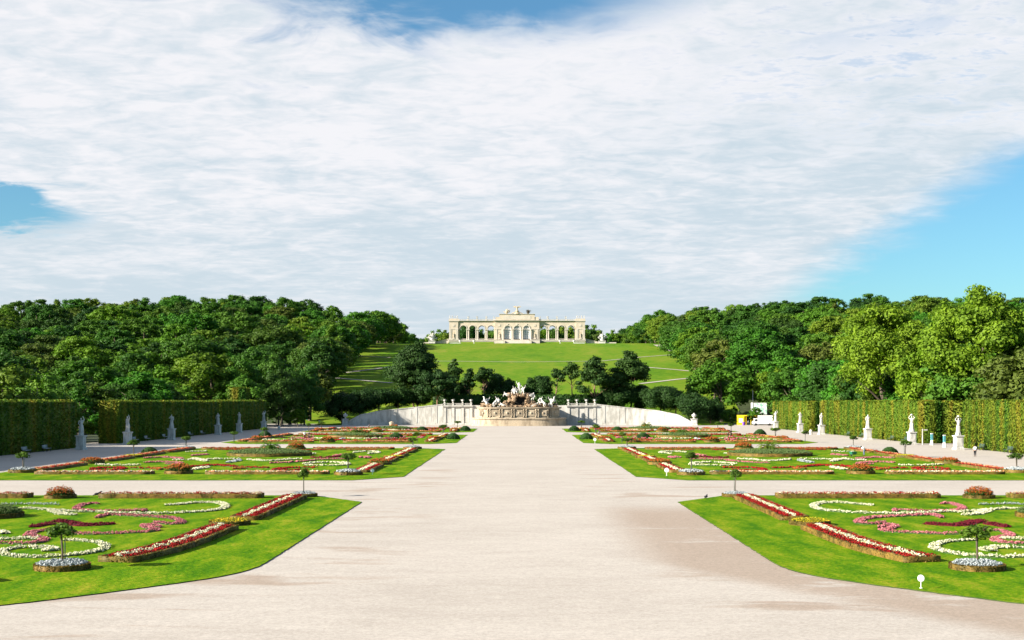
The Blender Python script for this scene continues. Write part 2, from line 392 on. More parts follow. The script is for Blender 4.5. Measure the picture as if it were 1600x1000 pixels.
# ------------------------------------------------------------------ terrain
_zy = [440, 470, 505, 560, 700, 850, 925, 950, 1000, 1900]; _zz = [6.6, 6.8, 7.6, 13.4, 26.6, 40.6, 48.2, 50.3, 50.6, 51]
def z0(ax): return np.interp(ax, [27, 37, 49, 56, 60.5, 62], [6.9, 5.8, 4.6, 3.1, .5, -.6])
def terr(x, y):
    ax = np.abs(x); y = np.asarray(y, float)
    k = ss(y, 482, 560); zc = np.interp(y, _zy, _zz)
    z = z0(ax) * (1 - k) + zc * k
    z = z + 9.5 * ss(ax, 95, 190) * ss(y, 520, 860) + 1.2 * np.sin(np.asarray(x) * .013 + y * .004) * ss(y, 560, 700) * ss(ax, 90, 140)
    z = np.where(y < 482, z0(ax), z)
    z = z - 30 * ss(ax, 330, 620) * ss(y, 500, 900)
    return z
def fe(y): return np.interp(y, [420, 480, 540, 850, 1400], [105, 70, 75, 94, 96])
def hit(px, py, d0=486., d1=1100.):          # where the sight line of a pixel meets the hill
    D = np.arange(d0, d1, 1.); X = (px - CX) * D / F; Z = H - (py - HY) * D / F
    i = np.argmax(terr(X, D) > Z); return (float(X[i]), float(D[i]))

# flat gravel ground to the horizon
g = MB(); g.add([(-6000, -300, 0), (6000, -300, 0), (6000, 9000, 0), (-6000, 9000, 0)], [(0, 1, 2, 3)])
struct(g.build('ground', M['sand']))
# hill
def yw(ax): return np.interp(ax, [0, 27, 40, 50, 58, 61, 64], [470.6, 470.6, 470.6, 468.8, 464.6, 462.5, 452])
xs = np.unique(np.concatenate([np.arange(-640, -120, 10), np.arange(-120, 121, 3), np.arange(120, 641, 10), [-61, -60, 60, 61, -27, 27]])).astype(float)
ys = np.concatenate([np.arange(474, 600, 4), np.arange(600, 1000, 7), np.arange(1000, 1900, 30)]).astype(float)
V = []
for x in xs: V.append((x, float(yw(abs(x)))))
for y in ys:
    for x in xs: V.append((x, y))
V = np.array(V); Z = terr(V[:, 0], V[:, 1]); V = np.column_stack([V, Z])
nx = len(xs); ii, jj = np.meshgrid(np.arange(nx - 1), np.arange(len(ys))); a = (jj * nx + ii).ravel()
Fq = np.column_stack([a, a + 1, a + nx + 1, a + nx])
cen = V[Fq].mean(1); soil = (np.abs(cen[:, 0]) > fe(cen[:, 1]) + 12).astype(np.int32)
me = mesh_np('hill', V, Fq, [M['hillgrass'], M['soil']], soil, True)
struct(link('hill', me))
# floor of the groves behind the tall hedges
g = MB()
for s in (-1, 1):
    x0, x1 = sorted((s * 86, s * 640)); g.add([(x0, 40, .012), (x1, 40, .012), (x1, 445, .012), (x0, 445, .012)], [(0, 1, 2, 3)])
struct(g.build('forest_floor', M['soil']))
# foot paths crossing the hill
def path_strip(pix, w):
    P = [hit(*p) for p in pix]; Q = []
    for (xa, ya), (xb, yb) in zip(P, P[1:]):
        n = max(2, int(math.hypot(xb - xa, yb - ya) / 3))
        Q += [(xa + (xb - xa) * i / n, ya + (yb - ya) * i / n) for i in range(n)]
    Q.append(P[-1]); vs = []; fs = []
    for i, (x, y) in enumerate(Q):
        a = Q[max(0, i - 1)]; b = Q[min(len(Q) - 1, i + 1)]; d = math.hypot(b[0] - a[0], b[1] - a[1]) or 1
        nx_, ny_ = -(b[1] - a[1]) / d, (b[0] - a[0]) / d
        for s in (-1, 1):
            X, Y = x + nx_ * s * w / 2, y + ny_ * s * w / 2; vs.append((X, Y, float(terr(X, Y)) + .16))
    for i in range(len(Q) - 1): fs.append((2 * i, 2 * i + 1, 2 * i + 3, 2 * i + 2))
    me = mesh_np('path', vs, fs, M['sand']); return struct(link('path', me))
for pix, w in (([(500, 586), (545, 582), (610, 573.5)], 2.6), ([(500, 589), (560, 594), (612, 599)], 2.6), ([(1120, 588), (1060, 593), (1000, 600)], 2.6),
               ([(1112, 584), (1062, 578.5), (1003, 573.5)], 2.6), ([(1052, 554.5), (1000, 558.5), (940, 564.5), (812, 566), (680, 564.5)], 1.6),
               ([(560, 556), (610, 559)], 1.6), ([(1110, 585), (1085, 574), (1071, 561)], 4.5), ([(1050, 549), (1026, 539)], 5.)):
    path_strip(pix, w)

# ------------------------------------------------------------------ scatter helpers
rng = np.random.default_rng(7)
def quads_at(P, N, size, tilt=.8, rg=rng, asp=.7):
    """one rhombic leaf per point, roughly facing N"""
    n = len(P); N = N + rg.normal(0, tilt, (n, 3)); N /= np.linalg.norm(N, axis=1, keepdims=True) + 1e-9
    a = rg.normal(0, 1, (n, 3)); u = np.cross(N, a); u /= np.linalg.norm(u, axis=1, keepdims=True) + 1e-9; w = np.cross(N, u)
    s = (size * rg.uniform(.6, 1.35, n))[:, None]
    V = np.stack([P - u * s, P - w * s * asp + N * s * .15, P + u * s, P + w * s * asp + N * s * .15], 1).reshape(-1, 3)
    return V, np.arange(4 * n).reshape(n, 4)
OCT = np.array([(1, 0, 0), (0, 1, 0), (-1, 0, 0), (0, -1, 0), (0, 0, 1), (0, 0, -1)], float)
OF = np.array([(0, 1, 4), (1, 2, 4), (2, 3, 4), (3, 0, 4), (1, 0, 5), (2, 1, 5), (3, 2, 5), (0, 3, 5)])
def blossoms(P, r, rg=rng):
    n = len(P); s = (r * rg.uniform(.6, 1.4, n))[:, None, None]; a = rg.uniform(0, 6.28, n)
    c, d = np.cos(a)[:, None], np.sin(a)[:, None]
    o = np.stack([OCT[:, 0] * c - OCT[:, 1] * d, OCT[:, 0] * d + OCT[:, 1] * c, np.tile(OCT[:, 2] * .8, (n, 1))], 2)
    V = (P[:, None, :] + o * s).reshape(-1, 3); Fa = (OF[None] + (np.arange(n) * 6)[:, None, None]).reshape(-1, 3)
    return V, Fa
def blooms(P, row, k=1.):
    if row: return blossoms(P, BR[row] * k)
    V_, F_ = blossoms(P, .042 * k); n = len(P); Q = np.repeat(P, 2, 0) + rng.normal(0, .035, (2 * n, 3)) * (1, 1, .6)
    V2, F2 = quads_at(Q, np.tile((0, -.3, 1.), (2 * n, 1)), .042 * k, 1.1, asp=.9)
    return merge((V_, np.column_stack([F_, F_[:, 2]])), (V2, F2))
def merge(*vf):
    Vs = []; Fs = []; o = 0
    for V_, F_ in vf:
        Vs.append(V_); Fs.append(F_ + o); o += len(V_)
    return np.concatenate(Vs), np.concatenate(Fs)

# ------------------------------------------------------------------ lawns
LZ = .045
def resamp(P, step):
    P = np.array(P, float); d = np.linalg.norm(np.diff(P, axis=0), axis=1); s = np.concatenate([[0], np.cumsum(d)])
    n = max(2, int(s[-1] / step) + 1); q = np.linspace(0, s[-1], n)
    return np.column_stack([np.interp(q, s, P[:, 0]), np.interp(q, s, P[:, 1])])
def smooth_line(P, it=2):
    P = [np.array(p, float) for p in P]
    for _ in range(it):
        Q = [P[0]]
        for a_, b_ in zip(P, P[1:]): Q += [a_ * .75 + b_ * .25, a_ * .25 + b_ * .75]
        P = Q + [P[-1]]
    return np.array(P)
ROWS = [(47.5, 115.6), (138., 234.), (257., 332.), (353., 409.)]
RNAME = ['nearest', 'second', 'third', 'farthest']
front = smooth_line([(-12.9, 70), (-12.9, 66), (-13.3, 63.6), (-14.2, 61.4), (-15.6, 59.4), (-18., 56.3), (-20.8, 53), (-25, 50.3), (-32, 48.4), (-45, 47.5), (-60, 47.5)], 1)
def lawn_poly(i):
    y0, y1 = ROWS[i]
    if i == 0: return [(-60, y1), (-18, y1), (-12.9, 108)] + [tuple(p) for p in front]
    c = [0, 5.5, 4, 5][i]
    return [(-56, y1), (-17.5 - c * .2, y1), (-12.9, y1 - c), (-12.7, y0 + 6.5), (-17.5, y0), (-55, y0), (-60, y0 + 9), (-60, y1 - 9)]
for i in range(4):
    for s in (-1, 1):
        P = [(-s * x, y) for x, y in lawn_poly(i)]
        if s > 0: P = P[::-1]
        # a slightly ragged edge
        Q = []
        for a_, b_ in zip(P, P[1:] + P[:1]):
            L = math.hypot(b_[0] - a_[0], b_[1] - a_[1]); n = max(1, int(L / (.35 if i == 0 else 3)))
            for k in range(n):
                j = rng.normal(0, .022 if i == 0 else .05, 2) if k else (0, 0)
                Q.append((a_[0] + (b_[0] - a_[0]) * k / n + j[0], a_[1] + (b_[1] - a_[1]) * k / n + j[1]))
        g = MB(); g.prism(Q, -.02, LZ); lw = struct(g.build('lawn', M['grass'])); lw.data.materials.append(M['soil'])
        for p in lw.data.polygons: p.material_index = 0 if abs(p.normal.z) > .5 else 1

# ------------------------------------------------------------------ flower beds
DENS = [78, 22, 9, 6]; BR = [.054, .098, .155, .19]       # blossoms per m2 and their size, by row
FM = dict(red='f_red', white='f_white', pink='f_pink', maroon='f_maroon', yellow='f_yellow', silver='f_silver', purple='f_purple', scarlet='f_scarlet', orange='f_orange')
WORDS = dict(red='deep red', white='creamy white', pink='pink', maroon='dark maroon', yellow='yellow', silver='silvery white', purple='lavender', scarlet='scarlet', orange='orange')
BEDS = []      # (object, kind key, row, side, x, y) for the labels
def line_frame(P):
    T = np.gradient(P, axis=0); T /= np.linalg.norm(T, axis=1, keepdims=True) + 1e-9
    return np.column_stack([-T[:, 1], T[:, 0]])
def ribbon(P, w, h, z, taper=True):
    """a low mound along P; returns V, F(quads)"""
    n = len(P); N = line_frame(P); prof = [(-1, 0), (-.85, .6), (0, .9), (.85, .6), (1, 0)]; Vv = []
    for i in range(n):
        k = min(1, .45 + .9 * math.sin(math.pi * (i + .5) / n)) if taper else 1
        for a_, b_ in prof:
            q = P[i] + N[i] * a_ * w / 2 * k; Vv.append((q[0], q[1], z + b_ * h * rng.uniform(.9, 1.1)))
    m_ = len(prof); Fc = [(i * m_ + j, i * m_ + j + 1, (i + 1) * m_ + j + 1, (i + 1) * m_ + j) for i in range(n - 1) for j in range(m_ - 1)]
    return np.array(Vv), np.array(Fc)
def band_points(P, w, h, z, row, t0=-1, t1=1, taper=True, dm=1.):
    L = np.linalg.norm(np.diff(P, axis=0), axis=1).sum(); N = line_frame(P)
    n = max(6, int(L * w * (t1 - t0) / 2 * DENS[row] * dm)); u = rng.uniform(0, len(P) - 1.001, n); i = u.astype(int); f = (u - i)[:, None]
    c = P[i] * (1 - f) + P[i + 1] * f; nn = N[i] * (1 - f) + N[i + 1] * f
    tt = rng.uniform(t0, t1, n); k = np.minimum(1, .45 + .9 * np.sin(np.pi * (u + .5) / len(P))) if taper else np.ones(n)
    q = c + nn * (tt * w / 2 * k)[:, None]; zz_ = z + h * (np.sqrt(np.clip(1 - tt ** 2 * .75, 0, 1)) if taper else 1.) * (rng.uniform(.62, 1.2, n) + .12 * np.sin(q[:, 0] * 5 + q[:, 1] * 2.3))
    return np.column_stack([q, zz_])
def scroll(P, w, colour, row, h=None, side=-1):
    """an embroidery band of one kind of flower planted straight in the lawn"""
    h = h or [.19, .24, .27, .28][row]; w *= [1, .82, .8, .8][row]; P = resamp(smooth_line(P, 2), max(.25, w * .5))
    o = thing('flower_band', '', 'flower band', (float(P[:, 0].mean()), float(P[:, 1].mean()), LZ)); c = np.array([o.location.x, o.location.y])
    P = P - c
    V_, F_ = ribbon(P, w * .9, h * .55, -.02)
    link('foliage', mesh_np('foliage', V_, F_, M['f_maroon' if colour == 'maroon' else 'earth'], smooth=True), o)
    B = band_points(P, w, h * .85, -.02, row); link('blossoms', mesh_np('blossoms', *blooms(B, row), M[FM[colour]]), o)
    BEDS.append((o, 'band', colour, row, side)); return o
def rim_mesh(P, row, h, bw):
    """clipped box edging round a closed outline P (local coordinates)"""
    P = np.array(P); n = len(P); c = P.mean(0); T = np.roll(P, -1, 0) - np.roll(P, 1, 0); T /= np.linalg.norm(T, axis=1, keepdims=True) + 1e-9
    Nn = np.column_stack([T[:, 1], -T[:, 0]])
    area = np.sum(P[:, 0] * np.roll(P[:, 1], -1) - np.roll(P[:, 0], -1) * P[:, 1])
    if area < 0: Nn = -Nn
    V_ = []
    for i in range(n):
        j = rng.normal(0, .018, 8)
        for q, (off, z) in enumerate(((0, -.03), (0, h * .9), (-bw * .15, h), (-bw * .85, h), (-bw, h * .9), (-bw, 0))):
            p = P[i] + Nn[i] * (off + j[q % 8]); V_.append((p[0], p[1], z + (j[-1] if 0 < q < 5 else 0)))
    F_ = [(i * 6 + k, i * 6 + k + 1, ((i + 1) % n) * 6 + k + 1, ((i + 1) % n) * 6 + k) for i in range(n) for k in range(5)]
    V_, F_ = np.array(V_), np.array(F_)
    # leaf fuzz
    m_ = int(n * [34, 9, 3, 2][row]); i = rng.integers(0, n, m_); f = rng.uniform(0, 1, (m_, 1)); c_ = P[i] * (1 - f) + P[(i + 1) % n] * f
    top = rng.uniform(0, 1, m_) < .4; off = np.where(top, -bw * rng.uniform(0, 1, m_), .0); z = np.where(top, h, rng.uniform(0, h, m_))
    q = c_ + Nn[i] * off[:, None]; PP = np.column_stack([q, z]); NN = np.column_stack([Nn[i] * (~top)[:, None], top.astype(float)])
    return merge((V_, F_), quads_at(PP, NN, [.045, .09, .14, .17][row], .7))
def fill_mesh(P, z):
    g = MB(); n = len(P); c = np.mean(P, 0); g.add([(p[0], p[1], z) for p in P] + [(c[0], c[1], z + .02)], [(i, (i + 1) % n, n) for i in range(n)]); return g
def strip_bed(C, hw, row, side, bands=(('red', -.86, .86), ('white', -.22, .22)), h=None):
    h = h or [.31, .30, .32, .32][row]; C = resamp(smooth_line(C, 2) if len(C) > 2 else C, .5 if row == 0 else 1.2)
    m_ = C.mean(0); C = C - m_; N = line_frame(C); T = np.column_stack([N[:, 1], -N[:, 0]])
    o = thing('flowerbed', '', 'flowerbed', (float(m_[0]), float(m_[1]), LZ))
    A = C + N * hw; B = C - N * hw; e0 = [B[0] * (1 - k) + A[0] * k for k in (.25, .5, .75)]; e1 = [A[-1] * (1 - k) + B[-1] * k for k in (.25, .5, .75)]
    P = np.concatenate([A, e1, B[::-1], e0])
    bw = [.20, .28, .3, .3][row]
    link('box_edging', mesh_np('box_edging', *rim_mesh(P, row, h, bw), M['box']), o)
    fill_mesh(P * .995, h * .6).build('foliage', M['earth'], o)
    ws = [b for b in bands if b[0] != bands[0][0]]
    for col, t0, t1 in bands:
        k = 1 - bw / hw; B_ = band_points(C, 2 * hw * k, h * 1.03, 0, row, t0, t1, False, 1.5)
        tr = (2 * ((B_[:, :2][:, None, :] - C[None]) ** 2).sum(2)).argmin(1); tt = ((B_[:, :2] - C[tr]) * N[tr]).sum(1) / (hw * k)
        if col == bands[0][0]:
            for _, a_, b_ in ws:
                if b_ - a_ < 1.5: B_ = B_[~((tt > a_) & (tt < b_))]; tt = tt[~((tt > a_) & (tt < b_))]
        elif t1 - t0 > 1.4:                        # clumps rather than a stripe
            s_ = B_[:, 0] * 1.2 + B_[:, 1] * .9; B_ = B_[((np.sin(s_ * 3.3) + np.sin(s_ * 1.7 + tt * 3)) > -.15) | (rng.uniform(0, 1, len(B_)) < .3)]
        else: B_[:, 2] += .05
        if len(B_):
            fl_ = link(WORDS[col].split()[-1] + '_flowers', mesh_np('blossoms', *blooms(B_, row, .95), M[FM[col]]), o); fl_['kind'] = 'stuff'
    BEDS.append((o, 'strip', bands[0][0] + ('' if len(bands) < 2 else ' and ' + bands[1][0]), row, side)); return o
def circle_bed(c, r, colour, row, side, h=None, fh=.18, ry=None, tree=False, rim=True, core=None):
    h = h or [.26, .34, .36, .4][row]; ry = ry or r; n = max(20, int(2 * math.pi * r / [.14, .5, .8, .8][row]))
    P = [(r * math.cos(2 * math.pi * i / n), ry * math.sin(2 * math.pi * i / n)) for i in range(n)]
    o = thing('flowerbed', '', 'flowerbed', (c[0], c[1], LZ)); bw = [.14, .25, .3, .3][row]
    if rim: link('box_edging', mesh_np('box_edging', *rim_mesh(P, row, h, bw), M['box']), o)
    fill_mesh(np.array(P) * .98, h * .7).build('foliage', M['earth'], o)
    m_ = max(20, int(math.pi * r * ry * DENS[row] * 1.6)); rr = np.sqrt(rng.uniform(0, 1, m_)) * (1 - bw / r); an = rng.uniform(0, 6.283, m_)
    dome = fh * np.sqrt(np.clip(1 - rr ** 2, 0, 1)); z = h * .75 + dome * rng.uniform(.45, 1.3, m_) + (.12 * rng.uniform(-1, 1, m_) if fh > .35 else 0)
    B_ = np.column_stack([rr * np.cos(an) * r, rr * np.sin(an) * ry, z])
    if fh > .35:                                      # tall bushy flowers: leaves below, flowers on top
        m2 = m_ * 2; rr = np.sqrt(rng.uniform(0, 1, m2)) * .9; an = rng.uniform(0, 6.283, m2)
        LP = np.column_stack([rr * np.cos(an) * r, rr * np.sin(an) * ry, h * .6 + rng.uniform(0, .85, m2) * fh * np.sqrt(1 - rr ** 2 * .8)])
        link('leaves', mesh_np('leaves', *quads_at(LP, np.column_stack([np.cos(an), np.sin(an), an * 0 + .6]), BR[row] * 1.1, .8), M['shrub']), o)
    link('blossoms', mesh_np('blossoms', *blooms(B_, row, .95), M[FM[colour]]), o)
    BEDS.append((o, 'tree ring' if tree else 'round', colour, row, side)); return o

def G(pix): return [gp(*p) for p in pix]
TREES = []      # young trees: (x, y, height, crown width)
# --- nearest lawn, drawn for the left half and mirrored
R1 = [
 ('white', .62, [(258, 791), (280, 790), (300, 787.5), (325, 786.5), (345, 787.5), (355, 791.5), (348, 797), (325, 800.5), (290, 802.5), (250, 804), (215, 804.5), (180, 803.5), (150, 801.5)]),
 ('white', .60, [(146, 801.5), (120, 801.5), (95, 800), (70, 797.5), (45, 796), (20, 797.5), (-20, 799)]),
 ('white', .85, [(78, 799), (92, 803), (102, 806), (120, 806)]),
 ('pink', .60, [(154, 789), (145, 788), (134, 789), (122, 793), (118, 797), (128, 799), (150, 800.5), (175, 800.5), (200, 799.5), (230, 798), (224, 801)]),
 ('pink', .68, [(152, 811), (160, 807), (174, 805.5), (195, 807), (220, 808), (245, 809.5), (268, 811), (284, 815.5), (282, 820), (262, 821), (240, 818)]),
 ('pink', .65, [(250, 826), (236, 821.5), (222, 823), (236, 829), (248, 829), (235, 832.5), (210, 834), (175, 835.5), (140, 836.5), (110, 835), (84, 831)]),
 ('pink', .62, [(80, 831), (62, 831), (48, 835), (42, 839), (60, 841), (72, 845), (60, 850), (40, 851.5), (0, 851), (-30, 850)]),
 ('maroon', .85, [(50, 825.5), (60, 823), (74, 821), (84, 819.5)]),
 ('maroon', 1.25, [(86, 817), (96, 815), (110, 819), (125, 823), (145, 822), (178, 820)]),
 ('white', .62, [(-20, 845), (20, 844), (40, 844), (58, 843), (64, 844)]),
 ('white', .58, [(100, 846), (125, 847), (148, 848.5), (162, 852.5), (166, 857), (158, 862), (140, 866), (110, 870), (70, 873), (30, 872.5), (6, 868.5), (1, 864), (14, 860), (30, 858), (42, 858)]),
 ('white', .85, [(48, 857), (60, 857.5), (74, 858), (86, 860), (72, 863.5)]),
 ('white', .75, [(-40, 830), (-10, 832), (8, 833), (6, 836)]),
 ('silver', .30, [(0, 790), (30, 789), (60, 789), (94, 790)]),
]
for side in (-1, 1):
    mx = lambda P: [(-side * x, y) for x, y in P]
    for colr, w, pix in R1: scroll(mx(G(pix)), w, colr, 0, side=side)
    strip_bed(mx([(-20.5, 67.2), (-19.5, 71.5), (-19.1, 76), (-19.0, 84.6)]), 1.02, 0, side)
    strip_bed(mx([(-18.95, 91), (-19.0, 112)]), 1.0, 0, side)
    circle_bed((side * 19.3, 88.0), 1.35, 'yellow', 0, side, fh=.2)
    circle_bed((side * 18.6, 114.0), 1.15, 'silver', 0, side, fh=.22, tree=True); TREES.append((side * 18.6, 114.0, 2.3, 1.1, side < 0))
    circle_bed((side * 22.35, 64.6), 1.32, 'silver', 0, side, fh=.22, tree=True); TREES.append((side * 22.4, 64.7, 2.15, 1.55, True))
    strip_bed(mx([(-21.9, 112.6), (-35.6, 112.6)]), .85, 0, side, (('red', -.9, .9), ('white', -.9, .9)), .38)
    strip_bed(mx([(-41.7, 112.6), (-56, 112.6)]), .85, 0, side, (('red', -.9, .9), ('white', -.9, .9)), .38)
    circle_bed((side * 39.0, 112.3), 1.3, 'scarlet', 0, side, fh=.62)
    circle_bed((side * 37.6, 93.8), 2.3, 'purple', 0, side, h=.3, fh=.55)
    strip_bed(mx([(-24.3, 60.6), (-27, 57.5), (-31, 55.5)]), .8, 0, side)

# --- the three lawns behind, from the second one's pattern
L2 = [  # colour, width, pixels on the left half of the second lawn
 ('red', 1.0, [(140, 734.5), (163, 732), (200, 732), (184, 735.5), (163, 736.5), (142, 736)]),
 ('red', .8, [(204, 732.5), (249, 733), (285, 732)]), ('red', 1.5, [(285, 732), (300, 730), (341, 727.5), (367, 730.5)]), ('red', .8, [(367, 730.5), (395, 732), (420, 732.5)]),
 ('red', 1.0, [(497, 732), (455, 731.5), (425, 735), (440, 737), (480, 735.5)]),
 ('scarlet', 1.2, [(238, 733), (252, 735)]), ('scarlet', 1.2, [(366, 734), (384, 732.5)]),
 ('white', 1.3, [(302, 735), (325, 731)]), ('white', .9, [(150, 727), (185, 728.5), (220, 728)]),
 ('white', .9, [(270, 720), (320, 719), (375, 718)]), ('white', 1.1, [(302, 717.5), (325, 722)]), ('silver', 1.3, [(355, 724), (376, 720)]),
 ('white', .9, [(388, 719), (420, 722), (450, 719), (472, 718)]), ('white', .8, [(474, 726), (510, 723), (545, 725), (543, 728), (500, 728.5), (476, 728)]),
 ('pink', 1.1, [(226, 717), (255, 715), (286, 718)]), ('pink', 1.1, [(226, 724), (255, 722.5), (286, 725)]), ('pink', 1.2, [(300, 713), (325, 711)]), ('pink', .9, [(260, 726), (286, 727)]),
 ('pink', .9, [(422, 725), (455, 723.5), (493, 720)]), ('pink', 1.0, [(495, 719), (520, 718.5), (548, 718)]), ('pink', 1.1, [(561, 716), (578, 714.5), (572, 717)]), ('pink', 1.1, [(522, 713), (543, 711)]),
 ('maroon', 1.3, [(486, 715.6), (508, 716), (530, 714.5)]), ('pink', 1.0, [(456, 710), (480, 709)]),
 ('red', 1.4, [(333, 703.5), (383, 703.5)]), ('red', 1.2, [(428, 705), (470, 704.5), (511, 704)]), ('scarlet', .9, [(540, 704.5), (590, 704)]),
 ('white', .8, [(551, 708), (575, 706), (598, 708), (575, 710)]), ('white', .9, [(455, 711.5), (493, 709.5)]), ('white', .9, [(290, 707), (325, 706.5)]),
]
Y0, Y1 = ROWS[1]
for row in (1, 2, 3):
    a0, a1 = ROWS[row]; mp = lambda P: [(x, a0 + (y - Y0) / (Y1 - Y0) * (a1 - a0)) for x, y in P]; sy = (a1 - a0) / (Y1 - Y0)
    for side in (-1, 1):
        mx = lambda P: [(-side * x, y) for x, y in mp(P)]; P1 = lambda x, y: mx([(x, y)])[0]
        for k, (colr, w, pix) in enumerate(L2):
            c2 = colr
            if row > 1: c2 = {'white': 'red' if k % 2 else 'white', 'red': 'red', 'pink': 'pink'}.get(colr, colr)
            scroll(mx(G(pix)), w * (1 if row == 1 else .9), c2, row, side=side)
        for x in (-18.3, -56.9):
            d = 0 if x > -30 else 3
            for q, (u, v_) in enumerate(((152.5, 168), (177.5, 189), (195, 205.5), (209.5, 224))):
                strip_bed(mx([(x, u + d), (x, v_ + d)]), 1.05, row, side, (('red', -.9, .9), ('white' if x > -30 else 'orange', -.35, .35)))
            circle_bed(P1(x, 172.8 + d), 1.6, 'scarlet', row, side, fh=.4, ry=2.2); circle_bed(P1(x, 192 + d), 1.5, 'yellow', row, side, fh=.14, ry=1.8)
        for (u, v_) in ((-21.6, -35.4), (-41.5, -54.6)):
            strip_bed(mx([(u, 149.6), (v_, 149.6)]), .9, row, side, (('orange', -.9, .9), ('white', -.9, .9)) if row == 1 else (('scarlet', -.9, .9), ('orange', -.9, .9)))
            strip_bed(mx([(u, 227.5), (v_, 227.5)]), .9, row, side, (('red', -.9, .9), ('orange', -.9, .9)))
        circle_bed(P1(-38.8, 150.5), 1.6, 'scarlet', row, side, fh=.75); circle_bed(P1(-38.6, 228.), 1.7, 'scarlet', row, side, fh=.8)
        circle_bed(P1(-38.2, 202.), 6.4, 'purple', row, side, h=.45, fh=.5, ry=6.4 if row == 1 else 4.5)
        if row == 1:
            for x, y, hh, ww in ((-19.2, 148.2, 2.5, 1.7), (-57.5, 153, 2.3, 1.8), (-18.6, 229.5, 1.9, 1.9), (-57.5, 228, 2.3, 1.6)):
                circle_bed(P1(x, y), 1.6, 'silver', row, side, fh=.3, tree=True); X_, Y_ = P1(x, y); TREES.append((X_, Y_, hh, ww, True))
            X_, Y_ = P1(-56.9, 195); TREES.append((X_, Y_, 2.5, 1.9, True))
        else:
            for x, y, hh, ww in ((-20.5, 147.5, 2.0, 1.8), (-57.5, 150, 2.3, 1.7), (-57.5, 190, 2.4, 2.2), (-19, 228, 2.4, 2.2)):
                X_, Y_ = P1(x, y); TREES.append((X_, Y_, hh, ww, row == 2))

# labels of the beds: the band's place among the bands of its colour on its lawn
bykey = {}
for b in BEDS: bykey.setdefault(b[1:], []).append(b[0])
for (kind, colr, row, side), L in bykey.items():
    L.sort(key=lambda o: (round(o.location.y / (2 if row == 0 else 4)), abs(o.location.x)))
    cw = ' and '.join(WORDS[c] for c in colr.split(' and ')) if ' and ' not in colr else colr; lawn = f"{RNAME[row]} {'left' if side < 0 else 'right'} lawn"
    for i, o in enumerate(L):
        n = 'the only one' if len(L) == 1 else ordn(i + 1) + ' from front'
        nm = {'band': f'band of {cw} flowers', 'strip': f'box edged strip of {cw} flowers', 'round': f'round bed of {cw} flowers',
              'tree ring': f'round {cw} bed under a young tree'}[kind]
        o['label'] = f'{nm}, {n} on the {lawn}'
        o['group'] = {'band': 'flower bands on the lawns', 'strip': 'box edged strip beds on the lawns', 'round': 'round flowerbeds on the lawns', 'tree ring': 'round beds under young trees'}[kind]
# ------------------------------------------------------------------ tall clipped hedges
def hedge_blocks(blocks, dens=9, leaf=.26, base=(0, 0)):
    """blocks of (x0,x1,y0,y1,h) in world metres; returns one mesh about base"""
    rg = np.random.default_rng(int(abs(blocks[0][0] * 7 + blocks[0][2])))
    g = MB(); Ps = []; Ns = []
    for x0, x1, y0, y1, h in blocks:
        x0, x1, y0, y1 = x0 - base[0], x1 - base[0], y0 - base[1], y1 - base[1]
        g.box(((x0 + x1) / 2, (y0 + y1) / 2, h / 2 - .1), (x1 - x0 - .24, y1 - y0 - .24, h))
        for (ax, c, n) in ((0, x0, -1), (0, x1, 1), (1, y0, -1), (1, y1, 1), (2, h, 1)):
            dims = [(x0, x1), (y0, y1), (0, h)]; o = [i for i in range(3) if i != ax]
            A = (dims[o[0]][1] - dims[o[0]][0]) * (dims[o[1]][1] - dims[o[1]][0]); m_ = int(A * dens * (1.5 if ax == 2 else 1)); P = np.zeros((m_, 3))
            for k in o: P[:, k] = rg.uniform(*dims[k], m_)
            P[:, ax] = c + rg.uniform(-.12, .10, m_) * (1 if ax < 2 else 2.6); N = np.zeros((m_, 3)); N[:, ax] = n; Ps.append(P); Ns.append(N)
    P = np.concatenate(Ps); N = np.concatenate(Ns); lv = quads_at(P, N, leaf, .75, rg)
    V_, F_ = merge((np.array(g.V), np.array([f for f in g.F])), lv); return mesh_np('hedge', V_, F_, M['hedge'])
HX = 79.
for s, sn in ((-1, 'left'), (1, 'right')):
    def blk(a, b, y0, y1, h): return (min(s * a, s * b), max(s * a, s * b), y0, y1, h)
    for blocks, lab, dens in (
        ([blk(HX, HX + 4, 110, 235.5, 8.3), blk(HX + 4.3, HX + 30, 232.5, 235.3, 8.2)], f'tall clipped hedge nearest the viewer on the {sn} side', 12),
        ([blk(HX, HX + 4, 260.5, 348, 8.3)] + ([blk(HX + 4.3, HX + 30, 260.8, 263.5, 8.2)] if s > 0 else []), f'long tall clipped hedge between the two openings on the {sn} side', 12),
        ([blk(HX, HX + 4, 349.5 if s < 0 else 364, 413, 8.5 if s < 0 else 8.2), blk(HX + 4.3, HX + 22, 366, 369, 8.2)], f'tall clipped hedge farthest from the viewer on the {sn} side', 10)):
        b0 = blocks[0]; base = ((b0[0] + b0[1]) / 2, (b0[2] + b0[3]) / 2)
        tag(link('hedge', hedge_blocks(blocks, dens, .20, base), loc=(*base, 0)), lab, 'hedge', 'tall hedges along the garden')
tag(link('hedge', hedge_blocks([(-88, -82.6, 398, 404, 12.4)], 7, .3, (-85, 401)), loc=(-85, 401, 0)), 'clipped green block standing above the far left hedge', 'hedge')
tag(link('hedge', hedge_blocks([(103, 112, 243, 245, 2.2)], 9, .2, (107, 244)), loc=(107, 244, 0)), 'low clipped hedge deep in the opening of the right hedge', 'hedge')
